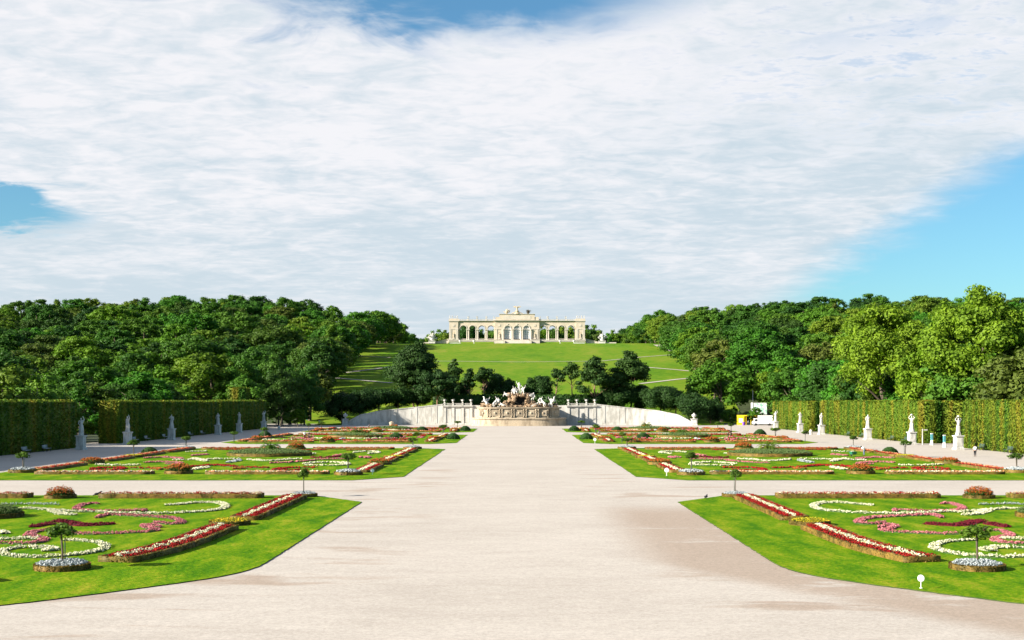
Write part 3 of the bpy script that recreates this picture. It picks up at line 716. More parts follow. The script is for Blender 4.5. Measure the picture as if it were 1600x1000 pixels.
for s, sn in ((-1, 'left'), (1, 'right')):   # dark hedge on the terrace behind the fountain
    a, b = sorted((s * 4., s * 32.)); me = hedge_blocks([(a, b, 486, 488.5, 4.0)], 5, .3, ((a + b) / 2, 487)); me.materials[0] = M['yew']
    tag(link('hedge', me, loc=((a + b) / 2, 487, float(terr(18, 487)) - .1)), f'dark clipped hedge behind the {sn} half of the fountain', 'hedge')

# ------------------------------------------------------------------ trees
def limb_mesh(h, r, crown_z, R_, rg, n=6, lean=.04):
    g = MB(); g.tube([(0, 0, -.4), (rg.normal(0, lean) * h * .5, rg.normal(0, lean) * h * .5, crown_z * .6), (rg.normal(0, lean) * h, rg.normal(0, lean) * h, h * .8)], [r * 1.25, r * .85, r * .22], 8)
    for i in range(n):
        a = i * 2.4 + rg.uniform(0, 1); z = crown_z * rg.uniform(.7, 1.25); e = (math.cos(a) * R_ * .62, math.sin(a) * R_ * .62, min(h * .86, z + R_ * rg.uniform(.3, .8)))
        g.tube([(0, 0, z), (e[0] * .45, e[1] * .45, z * .5 + e[2] * .5), e], [r * .45, r * .3, r * .1], 6)
    return g
def crown(seed, R_, z0_, z1, nl, leaf, dens, kind='round', lump=(.26, .42), core=True, low=.0):
    """leaf clusters over many lumps spread through the crown's volume"""
    rg = np.random.default_rng(seed); zc, hz = (z0_ + z1) / 2, (z1 - z0_) / 2; C = []
    for i in range(nl * 3):
        u = rg.normal(0, 1, 3); u /= np.linalg.norm(u); q = rg.uniform(.35, 1) ** (.6 if nl < 50 else .35)
        if u[2] < -.35 and rg.uniform() < .6: continue
        x, y, z = u * q
        if kind in ('cone', 'pcone'): k = .25 + .75 * (1 - (z + 1) / 2) ** .75; x, y = x * k, y * k
        if kind == 'dome' and z < 0: x, y = x * (1 + .10 * z), y * (1 + .1 * z)
        if kind in ('egg', 'pegg'): k = 1 - .35 * max(0, z) ; x, y = x * k, y * k
        lr = rg.uniform(*lump) * R_ * (1.05 - .35 * abs(z))
        if kind[0] == 'p': x, y = x + rg.normal(0, .13) * (.6 - .4 * z), y + rg.normal(0, .13) * (.6 - .4 * z); lr *= rg.uniform(.7, 1.25)
        C.append((x * (R_ - lr * .6), y * (R_ - lr * .6), zc + z * (hz - lr * .55), lr))
        if len(C) >= nl: break
    C = np.array(C); Ps = []; Ns = []; Vc = []; Fc = []; o = 0
    B = MB()
    for k, (x, y, z, r) in enumerate(C):
        fl = .78 if kind[0] != 'p' else .50
        n = int(4 * math.pi * r * r * dens); u = rg.normal(0, 1, (n, 3)); u[:, 2] += .25; u /= np.linalg.norm(u, axis=1, keepdims=True)
        rad = r * (1 + .10 * np.sin(u[:, 0] * 7 + k) + .10 * np.sin(u[:, 2] * 6 + k * 2)) * (rg.uniform(.66, 1.18, n) if kind[0] != 'p' else rg.uniform(.55, 1.32, n))
        P = u * rad[:, None] * (1, 1, fl) + (x, y, z)
        keep = np.ones(n, bool)
        for j, (a, b, c, q) in enumerate(C):
            if j == k: continue
            d2 = (((P - (a, b, c)) / (1, 1, fl)) ** 2).sum(1); keep &= d2 > (q * .74) ** 2
        Ps.append(P[keep]); Ns.append((u * (1, 1, 1) + (0, 0, .25))[keep])
        if core: B.ball((x, y, z), (r * .66, r * .66, r * .66 * fl), 7, 5)
    P = np.concatenate(Ps); N = np.concatenate(Ns); Vq, Fq = quads_at(P, N, leaf, .42, rg)
    if core:
        tri = []
        for f in B.F: tri += [f] if len(f) == 4 else [f + (f[-1],)]
        Vb = np.array(B.V); me = bpy.data.meshes.new('crown')
        Fl = [tuple(f) for f in B.F] + [tuple(int(i) + len(Vb) for i in f) for f in Fq]
        me.from_pydata(np.concatenate([Vb, Vq]).tolist(), [], Fl); me.update(); return me
    return mesh_np('crown', Vq, Fq, M['leaf'])
def with_mat(me, m_): me.materials.clear(); me.materials.append(m_); return me

# variants of the wood's trees (unit: metres, 20 m tall)
WV = []
for i, (R_, z0_, nl, kd) in enumerate(((8.5, 1.2, 34, 'dome'), (7.4, .6, 30, 'egg'), (9.2, 1.5, 38, 'dome'), (6.8, .6, 28, 'egg'), (8.2, 1, 42, 'round'), (8.8, .8, 34, 'round'), (5.4, .6, 24, 'cone'))):
    rg = np.random.default_rng(40 + i)
    WV.append((R_, with_mat(crown(10 + i, R_, z0_, 20.3, int(nl * 2.1), .34, 3.4, kd, (.15, .27)), M['leaf']), limb_mesh(19, .42, 7, R_, rg, 4).V and limb_mesh(19, .42, 7, R_, np.random.default_rng(40 + i), 4)))
LIMB = [mesh_np('trunk', w[2].V, w[2].F, M['bark']) for w in WV]

XYS = 1.32
# candidates over both woods, nearer ones denser
rg = np.random.default_rng(3)
cand = []
def scat(s):
    pts = []; Yv = 245.
    while Yv < 1500:
        sp = np.interp(Yv, [245, 450, 800, 1500], [21, 21.5, 26, 38]); xo = 0.42 * Yv + 14
        e = float(fe(Yv)) if not (s > 0 and Yv < 430) else 92.
        x = e + (7.5 if s < 0 else 4.5) if Yv > 440 else e + (3 if s < 0 else 4)
        x += rg.uniform(0, 3)
        while x < xo:
            pts.append((s * (x + rg.uniform(-.22, .22) * sp * (x > e + 10)), Yv + rg.uniform(-.25, .25) * sp)); x += sp * rg.uniform(.92, 1.12)
        Yv += sp * .92
    return pts
for s in (-1, 1):
    for x, y in scat(s):
        if s > 0 and 425 < y < 488 and 1135 < CX + F * x / y < 1222: continue
        hgt = rg.uniform(.92, 1.34)
        if y < 440: hgt *= .84 if s < 0 else .88
        elif abs(x) < 85: hgt *= .98
        if y < 430 and s < 0 and abs(x) < 118: hgt *= .85
        if y < 330 and s < 0: hgt *= .80
        if y > 640: hgt *= 1.0
        cand.append((x, y, float(terr(x, y)) if y > 470 else 0., hgt, int(rg.integers(0, 6)) if rg.uniform() < .93 else 6, rg.uniform(0, 6.28)))
# cull what the photograph shows nothing of: a coverage grid in direction space
cell = 3.; GW, GH = int(1640 / cell), int(420 / cell); cov = np.zeros((GH, GW), np.int16)
cand.sort(key=lambda c: c[1]); keepT = []
def mask_ell(x, y, z, hgt, R_, k=1.):
    px = CX + F * x / y; pr = F * R_ * hgt * XYS * k / y; zt = z + 20.3 * hgt; py1 = HY - (zt - H) * F / y; py0 = HY - (z + 3 * hgt - H) * F / y
    gy, gx = np.mgrid[0:GH, 0:GW]; X = (gx + .5) * cell - 20; Y = 300 + (gy + .5) * cell
    m_ = (((X - px) / pr) ** 2 + ((Y - (py0 + py1) / 2) / ((py0 - py1) / 2 * k)) ** 2) < 1
    return m_ & (X > -6) & (X < 1606) & (Y < 632)
for c in cand:
    x, y, z, hgt, vi, rz = c; R_ = WV[vi][0]
    m1 = mask_ell(x, y, z, hgt, R_); vis = (m1 & (cov < 1)).sum()
    if vis >= 4 + .04 * m1.sum(): keepT.append(c)
    cov += mask_ell(x, y, z, hgt, R_, .86)
print('wood trees', len(cand), '->', len(keepT))
# big neighbours that break the rule and named singles
tiers = {}
protoT = {}
for c in keepT:
    x, y, z, hgt, vi, rz = c
    band = 0 if y < 440 else 1 + int((y - 440) // 55) if y < 900 else 10
    tiers.setdefault((x > 0, band), []).append(c)
SHAPE = ['broad domed tree', 'egg shaped tree', 'wide spreading tree', 'slim rounded tree', 'dense round tree', 'billowing round tree', 'pointed tree']
for (rt, band), L in sorted(tiers.items()):
    L.sort(key=lambda c: CX + F * c[0] / c[1])
    for i, (x, y, z, hgt, vi, rz) in enumerate(L):
        where = {0: 'in the grove behind the {} hedges', 10: 'at the far end of the {} wood'}.get(band, 'in row ' + ['', 'one', 'two', 'three', 'four', 'five', 'six', 'seven', 'eight', 'nine'][min(9, band)] + ' up the {} wooded hill').format('right' if rt else 'left')
        lab = f'{SHAPE[vi]}, {ordn(i + 1)} from the left {where}'
        t_ = thing('deciduous_tree', lab, 'tree', (x, y, z - .2), rz, 'trees of the ' + ('right' if rt else 'left') + ' wood')
        q = hgt * XYS; t_.scale = (q * (1 + .1 * math.sin(x)), q * (1 + .1 * math.cos(y)), hgt)
        link('crown', WV[vi][1], t_); link('trunk', LIMB[vi], t_)

# the two great plane trees and their neighbours right behind the hedge
def single(name, lab, cat, x, y, z, cr, m_, tr, trm, rz=0, group=None):
    t_ = thing(name, lab, cat, (x, y, z), rz, group); link('crown', with_mat(cr, m_), t_); link('trunk', mesh_np('trunk', tr.V, tr.F, trm), t_); return t_
rg = np.random.default_rng(9)
single('plane_tree', 'huge yellow green plane tree above the long right hedge', 'tree', 90, 325, 0, crown(101, 12.8, 5, 32.2, 60, .38, 3.6, 'round', (.18, .31)), M['plane'], limb_mesh(30, .8, 10, 12, rg, 9), M['bark'], 0, 'plane trees behind the right hedge')
single('plane_tree', 'tallest yellow green plane tree, at the right above the hedge opening', 'tree', 99.5, 288, 0, crown(102, 13.2, 5, 33.6, 64, .37, 3.8, 'egg', (.17, .30)), M['plane'], limb_mesh(31, .9, 10, 12, rg, 9), M['bark'], 1, 'plane trees behind the right hedge')
single('plane_tree', 'lower yellow green plane tree leaning out between the two great planes', 'tree', 92, 300, 0, crown(103, 7.6, 4, 20.5, 34, .36, 3.4, 'round', (.22, .34)), M['plane'], limb_mesh(18, .5, 8, 7, rg, 6), M['bark'], 2, 'plane trees behind the right hedge')
single('plane_tree', 'yellow green plane tree cut by the right edge of the picture', 'tree', 113, 283, 0, crown(104, 10.5, 5, 29.5, 46, .38, 3.4, 'egg', (.19, .32)), M['plane'], limb_mesh(27, .7, 9, 10, rg, 6), M['bark'], 2, 'plane trees behind the right hedge')
single('deciduous_tree', 'dark rounded tree at the right edge behind the near hedge', 'tree', 96, 251, 0, crown(105, 5.6, 2.5, 19, 26, .34, 3.2, 'egg', (.24, .36)), M['yew'], limb_mesh(16, .4, 6, 5, rg, 5), M['bark'])
single('deciduous_tree', 'small golden green tree standing in the opening of the right hedge', 'tree', 85.6, 248, 0, crown(106, 2.9, 1.8, 7.6, 16, .22, 7, 'round', (.26, .4)), M['small'], limb_mesh(6, .13, 2.4, 2.4, rg, 5), M['bark'])
single('deciduous_tree', 'slender tree lit green in the opening of the left hedge', 'tree', -86, 252, 0, crown(107, 3.0, 2.6, 9.5, 16, .24, 6, 'egg', (.26, .4)), M['small'], limb_mesh(8, .14, 3.4, 2.4, rg, 5), M['bark'])
single('deciduous_tree', 'dark green bushy tree just behind the opening of the left hedge', 'tree', -98, 264, 0, crown(108, 5.5, 2.0, 15.5, 24, .32, 3.4, 'egg', (.24, .38)), M['leaf'], limb_mesh(13, .3, 5, 5, rg, 5), M['bark'])
single('deciduous_tree', 'green round tree beside the truck behind the far right hedge', 'tree', 96, 497, 3, crown(109, 9.0, 1.2, 18.5, 30, .4, 2.8, 'dome', (.22, .36)), M['plane'], limb_mesh(18, .4, 7, 8, rg, 5), M['bark'])
single('deciduous_tree', 'bright green tree hanging over the hedge opening by the plane trees', 'tree', 93, 372, 0, crown(110, 8.0, 2.5, 17.5, 28, .38, 3.0, 'dome', (.22, .36)), M['small'], limb_mesh(14, .35, 6, 7, rg, 5), M['bark'])

for i, (x_, y_, h_, lb) in enumerate(((-96, 246, 17, 'dark shade tree closing the view at the opening of the left hedge'), (-105, 231, 15, 'added unseen shade tree behind the near left hedge beside its opening'), (-92.5, 257, 16, 'dark shade tree at the far side of the opening of the left hedge'), (-79, 436, 21, 'tall tree just past the end of the left hedge'), (-88, 425, 19, 'broad tree behind the far end of the left hedge'), (-76, 466, 23.5, 'tall tree ending the left wood at the gravel, near the curved wall'), (-83, 455, 25.5, 'large tree at the lower corner of the left wood'), (-93, 441, 24, 'large dark tree behind the lower corner of the left wood'))):  # trees by the left opening added to shade the statues and hedge end there
    single('deciduous_tree', lb, 'tree', x_, y_, 0, crown(140 + i, h_ * .38, .8, h_, 26, .34, 3.2, 'egg', (.24, .38)), M['leaf'], limb_mesh(h_ * .85, .3, 4, 4, rg, 4), M['bark'])
for i, (x_, y_) in enumerate(((-75, 447), (-82, 458), (-91, 450), (-99, 462), (-78, 472), (-88, 478), (-101, 446), (-108, 456), (76, 478), (84, 470), (-89, 268), (-97, 274), (-86, 275))):
    sc_ = .30 + .04 * math.sin(i * 2.3); t_ = thing('shrub', f'dense green shrub at the foot of the {"left" if x_ < 0 else "right"} wood, {ordn(i + 1 if i < 8 else (i - 7 if i < 10 else i - 1))} one', 'shrub', (x_, y_, float(terr(x_, y_)) if abs(x_) < 64 or y_ > 482 else 0), i, 'shrubs at the foot of the woods')
    t_.scale = (sc_ * 1.35, sc_ * 1.35, sc_); link('crown', WV[i % 6][1], t_); link('trunk', LIMB[i % 6], t_)
# far trees behind the Gloriette
FT = with_mat(crown(130, 7.5, 1.0, 15.5, 22, .5, 1.5, 'dome'), M['leaf']); FTL = limb_mesh(13, .3, 5, 6, rg, 3); FTL = mesh_np('trunk', FTL.V, FTL.F, M['bark'])
for i, px in enumerate([676, 688, 697, 706, 722, 737, 752, 766, 780, 846, 857, 869, 882, 895, 905, 918, 927, 936, 948, 958]):
    Yt = 1075 + 25 * math.sin(i * 2.1); x = (px - CX) * Yt / F; sc_ = (1.3 + .2 * math.sin(i * 1.7)) * (.95 if 700 < px < 930 else .78)
    t_ = thing('deciduous_tree', f'distant rounded tree behind the colonnade building, {ordn(i + 1)} from the left', 'tree', (x, Yt, 50.2), i, 'distant trees behind the colonnade building', sc_)
    link('crown', FT, t_); link('trunk', FTL, t_)

# pines round the fountain
def pine(seed, R_, z0_, z1, nl, leaf=.3, dens=5):
    me = crown(seed, R_, z0_, z1, nl, leaf, dens, 'pine', (.26, .42)); return me
def at(px, py, D): return ((px - CX) * D / F, H - (py - HY) * D / F)
PINES = [  # px centre, py top, py crown bottom, half width px, distance, nl, label
 (648, 524, 634, 39, 500, 60, 'largest dark pine, left of the fountain behind the curved wall'),
 (684, 573, 628, 31, 483, 26, 'low pine with a slanting trunk beside the largest pine'),
 (709, 558, 618, 15, 497, 18, 'narrow pine next right of the largest pine'),
 (734, 573, 614, 12, 492, 14, 'slim pine with a bare trunk, second from the left end of the fountain'),
 (757, 571, 603, 15, 490, 14, 'umbrella shaped pine with a tall bare trunk over the left end of the fountain'),
 (870, 569, 605, 13, 490, 14, 'slim pine over the right end of the fountain'),
 (893, 561, 600, 14, 492, 15, 'slim pine with a bare trunk right of the fountain'),
 (930, 551, 628, 27, 486, 32, 'broad pine with a thick trunk above the end of the right balustrade'),
 (984, 545, 622, 30, 492, 34, 'tall layered pine rightmost beside the fountain'),
 (962, 572, 634, 22, 489, 22, 'dark pine squeezed between the two largest pines right of the fountain'),
]
for i, (px, pt, pb, hw, D, nl, lab) in enumerate(PINES):
    x, zt = at(px, pt, D); _, zb = at(px, pb, D); g0 = float(terr(x, D)); R_ = hw * D / F * 1.25; rg = np.random.default_rng(60 + i)
    me = crown(200 + i, R_, zb - g0, zt - g0, int(nl * 1.7), .34, 5.0, 'pcone' if i not in (1, 4) else 'pegg', (.17, .30) if hw > 20 else (.24, .40), core=True)
    single('pine_tree', lab, 'tree', x, D, g0 - .1, me, M['pine'], limb_mesh(zt - g0, .34 if hw > 20 else .24, max(3, zb - g0), R_, rg, 7), M['pinebark'], 0, 'pines round the fountain')
YEWS = [(534, 611, 655, 19, 474, 'round dark yew at the left end of the left curved wall'), (562, 607, 640, 19, 480, 'dark round tree second from the left end above the curved wall'),
 (592, 604, 637, 20, 484, 'dark round tree third from the left end above the curved wall'), (622, 606, 634, 18, 488, 'dark round tree in front of the largest pine'), (652, 609, 634, 17, 491, 'dark round tree right under the largest pine'),
 (776, 578, 616, 17, 498, 'dark cone shaped yew behind the left part of the fountain'), (795, 588, 617, 13, 500, 'small dark cone shaped yew nearest the fountain figures on the left'),
 (830, 588, 617, 12, 500, 'small dark cone shaped yew nearest the fountain figures on the right'), (846, 580, 617, 15, 498, 'dark cone shaped yew behind the right part of the fountain'), (715, 590, 622, 14, 500, 'dark bushy yew between the narrow pines'),
 (1003, 600, 640, 20, 492, 'dark bushy tree right of the tall layered pine'), (1032, 600, 642, 21, 484, 'dark round tree above the middle of the right curved wall'), (1056, 606, 644, 14, 487, 'narrow dark tree above the right curved wall'),
 (1083, 611, 655, 22, 474, 'round dark yew at the right end of the right curved wall'), (968, 604, 640, 20, 488, 'dark bushy tree beneath the pines right of the fountain'), (940, 612, 640, 15, 489, 'dark bush beneath the broad pine'),
 (1110, 620, 662, 16, 486, 'dark bush by the road right of the curved wall')]
for i, (px, pt, pb, hw, D, lab) in enumerate(YEWS):
    x, zt = at(px, pt, D); g0 = max(0, float(terr(x, D))); R_ = hw * D / F * 1.5; rg = np.random.default_rng(80 + i); _, zb = at(px, pb, D); zb = max(min(zb - g0, 1.0), .3)
    me = crown(240 + i, R_, zb, zt - g0, 22, .27, 6.5, 'cone' if 'cone' in lab else 'round', (.30, .46)); g = MB(); g.tube([(0, 0, -.6), (0, 0, (zt - g0) * .7)], [.3, .15], 7)
    single('yew_tree', lab, 'tree', x, D, g0 - .1, me, M['yew'], g, M['pinebark'], i, 'dark round trees above the curved walls')

# young trees on thin stems
SV = []
for k in range(3):
    g = MB(); rg = np.random.default_rng(300 + k); g.tube([(0, 0, -.05), (.02, .01, .6), (-.02, .02, 1.3), (.0, .0, 1.75)], [.045, .035, .03, .012], 7)
    for i in range(9):
        a = i * 2.4; z = 1.15 + .06 * i; g.tube([(0, 0, z), (math.cos(a) * .25, math.sin(a) * .25, z + .22), (math.cos(a) * .42, math.sin(a) * .42, z + .34)], [.014, .010, .005], 5)
    me = crown(310 + k, .5, 1.12, 2.05, 16, .058, 170, 'round', (.28, .46), core=False); SV.append((with_mat(me, M['small']), mesh_np('trunk', g.V, g.F, M['bark'])))
stk = MB(); stk.tube([(.09, .02, -.05), (.09, .02, 1.35)], .018, 6); stk = mesh_np('support_stake', stk.V, stk.F, M['wood'])
TREES.sort(key=lambda q: q[1]); cnt = {}
for i, (x, y, hh, ww, lush) in enumerate(TREES):
    side = 'left' if x < 0 else 'right'; row = next(k for k in range(4) if ROWS[k][0] <= y <= ROWS[k][1] + 1); cnt[(side, row)] = cnt.get((side, row), 0) + 1
    t_ = thing('young_tree', f'young round headed tree on a thin stem, {ordn(cnt[(side, row)])} from front on the {RNAME[row]} {side} lawn', 'tree', (x, y, LZ + .12), i, 'young trees in the flowerbeds')
    t_.scale = (ww, ww, hh / 2.05); me, tr = SV[i % 3]; link('crown', me, t_); link('trunk', tr, t_); link('support_stake', stk, t_)

# ------------------------------------------------------------------ palms and topiary on the lawns
def frond(g, a, L, up):
    P = []; n = 9
    for i in range(n + 1):
        q = i / n; r = L * q * (1 - .12 * q); z = up * L * (q - q * q * (1.05 + .35 * (1 - up))); P.append(Vector((math.cos(a) * r, math.sin(a) * r, z)))
    side = Vector((-math.sin(a), math.cos(a), 0))
    for i in range(n):
        w0 = .30 * L * .45 * math.sin(math.pi * min(1, (i + .3) / n)) + .02
        for s in (-1, 1):
            for k in range(3):
                p = P[i].lerp(P[i + 1], k / 3); d = (P[i + 1] - P[i]).normalized(); tip = p + side * s * w0 + d * w0 * .9 + Vector((0, 0, -.25 * w0)); q = p + d * .06 * L * .5
                g.add([tuple(p), tuple(q), tuple(tip)], [(0, 1, 2)])
    g.tube([tuple(p) for p in P], [.02 * (1 - i / (n + 1)) + .005 for i in range(n + 1)], 4)
g = MB(); rr = random.Random(5)
for i in range(46): frond(g, i * 2.399, rr.uniform(1.35, 1.9), rr.uniform(.45, 1.35) if i > 14 else rr.uniform(1.3, 1.9))
PALM = mesh_np('fronds', g.V, g.F, M['palm']); g = MB(); g.tube([(0, 0, -.3), (0, 0, .0), (0, 0, .12)], [.2, .22, .14], 10); PT = mesh_np('trunk', g.V, g.F, M['bark'])
for row, yy, sc_ in ((1, 203, 1.35), (2, 312, 1.3), (3, 398, 1.3)):
    for s, sn in ((-1, 'left'), (1, 'right')):
        if row == 3 and s < 0: continue
        t_ = thing('palm', f'spiky green palm in the middle of the {RNAME[row]} {sn} lawn', 'palm', (s * 38.2, yy, LZ + .75), row + s, 'palms on the lawns', sc_); link('fronds', PALM, t_); link('trunk', PT, t_)
def topiary(x, y, r, h, lab):
    P = []; rg = np.random.default_rng(int(y)); n = 500; q = rg.uniform(0, 1, n) ** .8; a = rg.uniform(0, 6.28, n); rad = r * np.sqrt(1 - q ** 2)
    P = np.column_stack([rad * np.cos(a), rad * np.sin(a), q * h * .8]); N = np.column_stack([np.cos(a), np.sin(a), a * 0 + .5]); b = MB(); b.lathe((0, 0, 0), [(r * .9, 0), (r * .9, h * .3), (r * .68, h * .65), (r * .3, h * .9)], 12)
    V_, F_ = quads_at(P, N, .14, .5, rg); me = bpy.data.meshes.new('topiary'); me.from_pydata(np.concatenate([np.array(b.V), V_]).tolist(), [], b.F + [tuple(int(i) + len(b.V) for i in f) for f in F_]); me.update(); me.materials.append(M['yew'])
    tag(link('topiary_bush', me, loc=(x, y, LZ)), lab, 'bush', 'clipped bushes on the lawns')
for s, sn in ((-1, 'left'), (1, 'right')):
    topiary(s * 14.6, 290, 1.5, 1.5, f'dark clipped bush near the point of the third {sn} lawn')
    topiary(s * 15.3, 372, 1.6, 1.6, f'dark clipped bush near the point of the farthest {sn} lawn')
    topiary(s * 57.8, 300 if s < 0 else 318, 1.6, 1.8, f'dark clipped bush at the outer edge of the third {sn} lawn')
    topiary(s * 58.2, 208, 1.3, 1.2, f'clipped bush at the outer edge of the second {sn} lawn')
    topiary(s * 27, 366, 1.7, 1.5, f'dark clipped bush inside the farthest {sn} lawn')
    topiary(s * 28, 300, 1.6, 1.3, f'dark clipped bush inside the third {sn} lawn')
# ------------------------------------------------------------------ figures (continuous skinned bodies)
def skin(name, VV, EE, RR, m_, parent=None, root=0, sub=1, as_mesh=False):
    me = bpy.data.meshes.new(name); me.from_pydata([tuple(p) for p in VV], EE, []); me.update()
    ob = bpy.data.objects.new('tmp', me); COL.objects.link(ob); md = ob.modifiers.new('s', 'SKIN')
    sv_ = me.skin_vertices[0].data
    for i, r in enumerate(RR): sv_[i].radius = r if hasattr(r, '__len__') else (r, r); sv_[i].use_root = (i == root)
    if sub: q = ob.modifiers.new('u', 'SUBSURF'); q.levels = q.render_levels = sub
    dg = bpy.context.evaluated_depsgraph_get(); new = bpy.data.meshes.new_from_object(ob.evaluated_get(dg))
    bpy.data.objects.remove(ob); new.name = name; new.materials.clear(); new.materials.append(m_)
    new.polygons.foreach_set('use_smooth', np.ones(len(new.polygons), bool))
    return new if as_mesh else link(name, new, parent)
STAND = dict(pel=(0, 0, .53), sp=(0, .008, .63), ch=(0, .004, .745), nk=(0, 0, .835), h0=(0, -.012, .875), h1=(0, -.012, .93), h2=(0, -.004, .975),
             sL=(.105, 0, .80), eL=(.135, .02, .64), wL=(.14, -.03, .50), sR=(-.105, 0, .80), eR=(-.135, .02, .64), wR=(-.14, -.03, .50),
             pL=(.052, 0, .50), kL=(.058, -.012, .285), aL=(.058, .012, .05), tL=(.066, -.085, .018), pR=(-.052, 0, .50), kR=(-.058, -.012, .285), aR=(-.058, .012, .05), tR=(-.066, -.085, .018))
RAD = dict(pel=(.082, .062), sp=(.068, .052), ch=(.088, .062), nk=.030, h0=.040, h1=(.048, .055), h2=.034, sL=.040, eL=.026, wL=.017, sR=.040, eR=.026, wR=.017,
           pL=.055, kL=.036, aL=.022, tL=.016, pR=.055, kR=.036, aR=.022, tR=.016)
BON = [('pel', 'sp'), ('sp', 'ch'), ('ch', 'nk'), ('nk', 'h0'), ('h0', 'h1'), ('h1', 'h2'), ('ch', 'sL'), ('sL', 'eL'), ('eL', 'wL'), ('ch', 'sR'), ('sR', 'eR'), ('eR', 'wR'),
       ('pel', 'pL'), ('pL', 'kL'), ('kL', 'aL'), ('aL', 'tL'), ('pel', 'pR'), ('pR', 'kR'), ('kR', 'aR'), ('aR', 'tR')]
def body_graph(pose, hh, thick=1., only=None, grow=0., fingers=True):
    J = dict(STAND); J.update(pose); keys = [k for k in J if only is None or k in only]; ix = {k: i for i, k in enumerate(keys)}
    VV = [Vector(J[k]) * hh for k in keys]; RR = []
    for k in keys:
        r = RAD[k]; r = r if hasattr(r, '__len__') else (r, r); RR.append(tuple((q * thick + grow) * hh for q in r))
    EE = [(ix[a], ix[b]) for a, b in BON if a in ix and b in ix]
    if fingers and only is None:
        for s in 'LR':
            e, w = Vector(J['e' + s]), Vector(J['w' + s]); d = (w - e).normalized(); u = d.cross(Vector((0, 1, .2))).normalized(); n_ = d.cross(u)
            pm = w + d * .035; i0 = len(VV); VV.append(pm * hh); RR.append((.018 * hh, .012 * hh)); EE.append((ix['w' + s], i0))
            for k, (o, L) in enumerate(((-.014, .030), (-.005, .036), (.005, .034), (.014, .026))):
                a = pm + d * .012 + u * o; b = pm + d * (.02 + L * .5) + u * o * 1.2; c = pm + d * (.016 + L) + u * o * 1.2 + n_ * .010
                q = len(VV); VV += [b * hh, c * hh]; RR += [(.0052 * hh,) * 2, (.0042 * hh,) * 2]; EE += [(i0, q), (q, q + 1)]
            q = len(VV); VV += [(pm - d * .008 + u * .024) * hh, (pm + d * .014 + u * .036) * hh]; RR += [(.0062 * hh,) * 2, (.0048 * hh,) * 2]; EE += [(i0, q), (q, q + 1)]
    if only is None:   # nose
        a, b = Vector(J['h0']), Vector(J['h1']); f = (b - a).cross(Vector((1, 0, 0))).normalized(); f = f if f.y < 0 else -f
        q = len(VV); VV.append(((a + b) / 2 + f * .058) * hh); RR.append((.010 * hh,) * 2); EE.append((ix['h1'], q))
    return VV, EE, RR, ix
def person(lab, loc, rz, pose, hh=1.74, top='shirt_w', legs='cloth_d', hair='hair', grp=None):
    o = thing('person', lab, 'person', loc, rz, grp)
    VV, EE, RR, ix = body_graph(pose, hh); skin('body', VV, EE, RR, M['skin'], o, ix['pel'])
    T = ['pel', 'sp', 'ch', 'nk', 'sL', 'eL', 'sR', 'eR']; VV, EE, RR, ix = body_graph(pose, hh, 1.1, T, .008, False); RR[ix['nk']] = (.034 * hh, .034 * hh); skin('shirt', VV, EE, RR, M[top], o, ix['pel'])
    L = ['pel', 'pL', 'kL', 'aL', 'pR', 'kR', 'aR']; VV, EE, RR, ix = body_graph(pose, hh, 1.12, L, .010, False); RR[ix['pel']] = (.092 * hh, .074 * hh); skin('trousers', VV, EE, RR, M[legs], o, ix['pel'])
    J = dict(STAND); J.update(pose); a, b = Vector(J['h1']), Vector(J['h2']); g = MB(); c = (a + (b - a) * .45 + Vector((0, .014, 0))) * hh; g.ball(tuple(c), (.054 * hh, .058 * hh, .052 * hh)); g.build('hair', M[hair], o, True)
    for s in 'LR':
        a_, t_ = Vector(J['a' + s]) * hh, Vector(J['t' + s]) * hh; g = MB(); d = (t_ - a_); d.z = 0; an = math.atan2(d.y, d.x)
        g.box((a_.x + d.x * .45, a_.y + d.y * .45, max(.035, a_.z - .055)), (.26, .095, .075), .85, an); g.build('shoe', M['cloth_d'], o)
    return o
WALK = dict(kL=(.055, -.06, .29), aL=(.055, -.02, .06), tL=(.06, -.10, .03), kR=(-.055, .01, .285), aR=(-.055, .12, .07), tR=(-.06, .05, .02), eL=(.14, .05, .64), wL=(.15, .02, .51), eR=(-.14, -.03, .64), wR=(-.15, -.10, .52))
BEND = dict(pel=(0, .06, .50), sp=(0, .0, .60), ch=(0, -.11, .68), nk=(0, -.19, .735), h0=(0, -.225, .755), h1=(0, -.265, .775), h2=(0, -.30, .80), sL=(.10, -.16, .71), eL=(.12, -.19, .55), wL=(.10, -.26, .44), sR=(-.10, -.16, .71), eR=(-.12, -.19, .55), wR=(-.10, -.26, .44), pL=(.052, .06, .47), pR=(-.052, .06, .47))
CROUCH = dict(pel=(0, .05, .24), sp=(0, .0, .33), ch=(0, -.07, .43), nk=(0, -.12, .50), h0=(0, -.14, .53), h1=(0, -.17, .57), h2=(0, -.18, .61), sL=(.10, -.09, .47), eL=(.13, -.16, .34), wL=(.06, -.25, .24), sR=(-.10, -.09, .47), eR=(-.13, -.16, .34), wR=(-.06, -.25, .24),
              pL=(.055, .05, .21), kL=(.09, -.14, .27), aL=(.07, -.02, .05), tL=(.08, -.11, .02), pR=(-.055, .05, .21), kR=(-.09, -.14, .27), aR=(-.07, -.02, .05), tR=(-.08, -.11, .02))
def PX(px, py): x, y = gp(px, py); return (x, y, 0)
def PL(px, py): x, y = gp(px, py); return (x, y, LZ)
person('person in a white shirt and black trousers walking beside the right hedge', PX(1523.5, 713.5), R(160), WALK)
person('gardener in a pale shirt bending over a green wheelbarrow on the second right lawn', PL(1350, 712), R(-70), BEND, top='shirt_w', legs='cloth_b')
person('gardener in a white top standing among the flowers of the third left lawn', PL(476, 686.5), R(20), {}, legs='cloth_r')
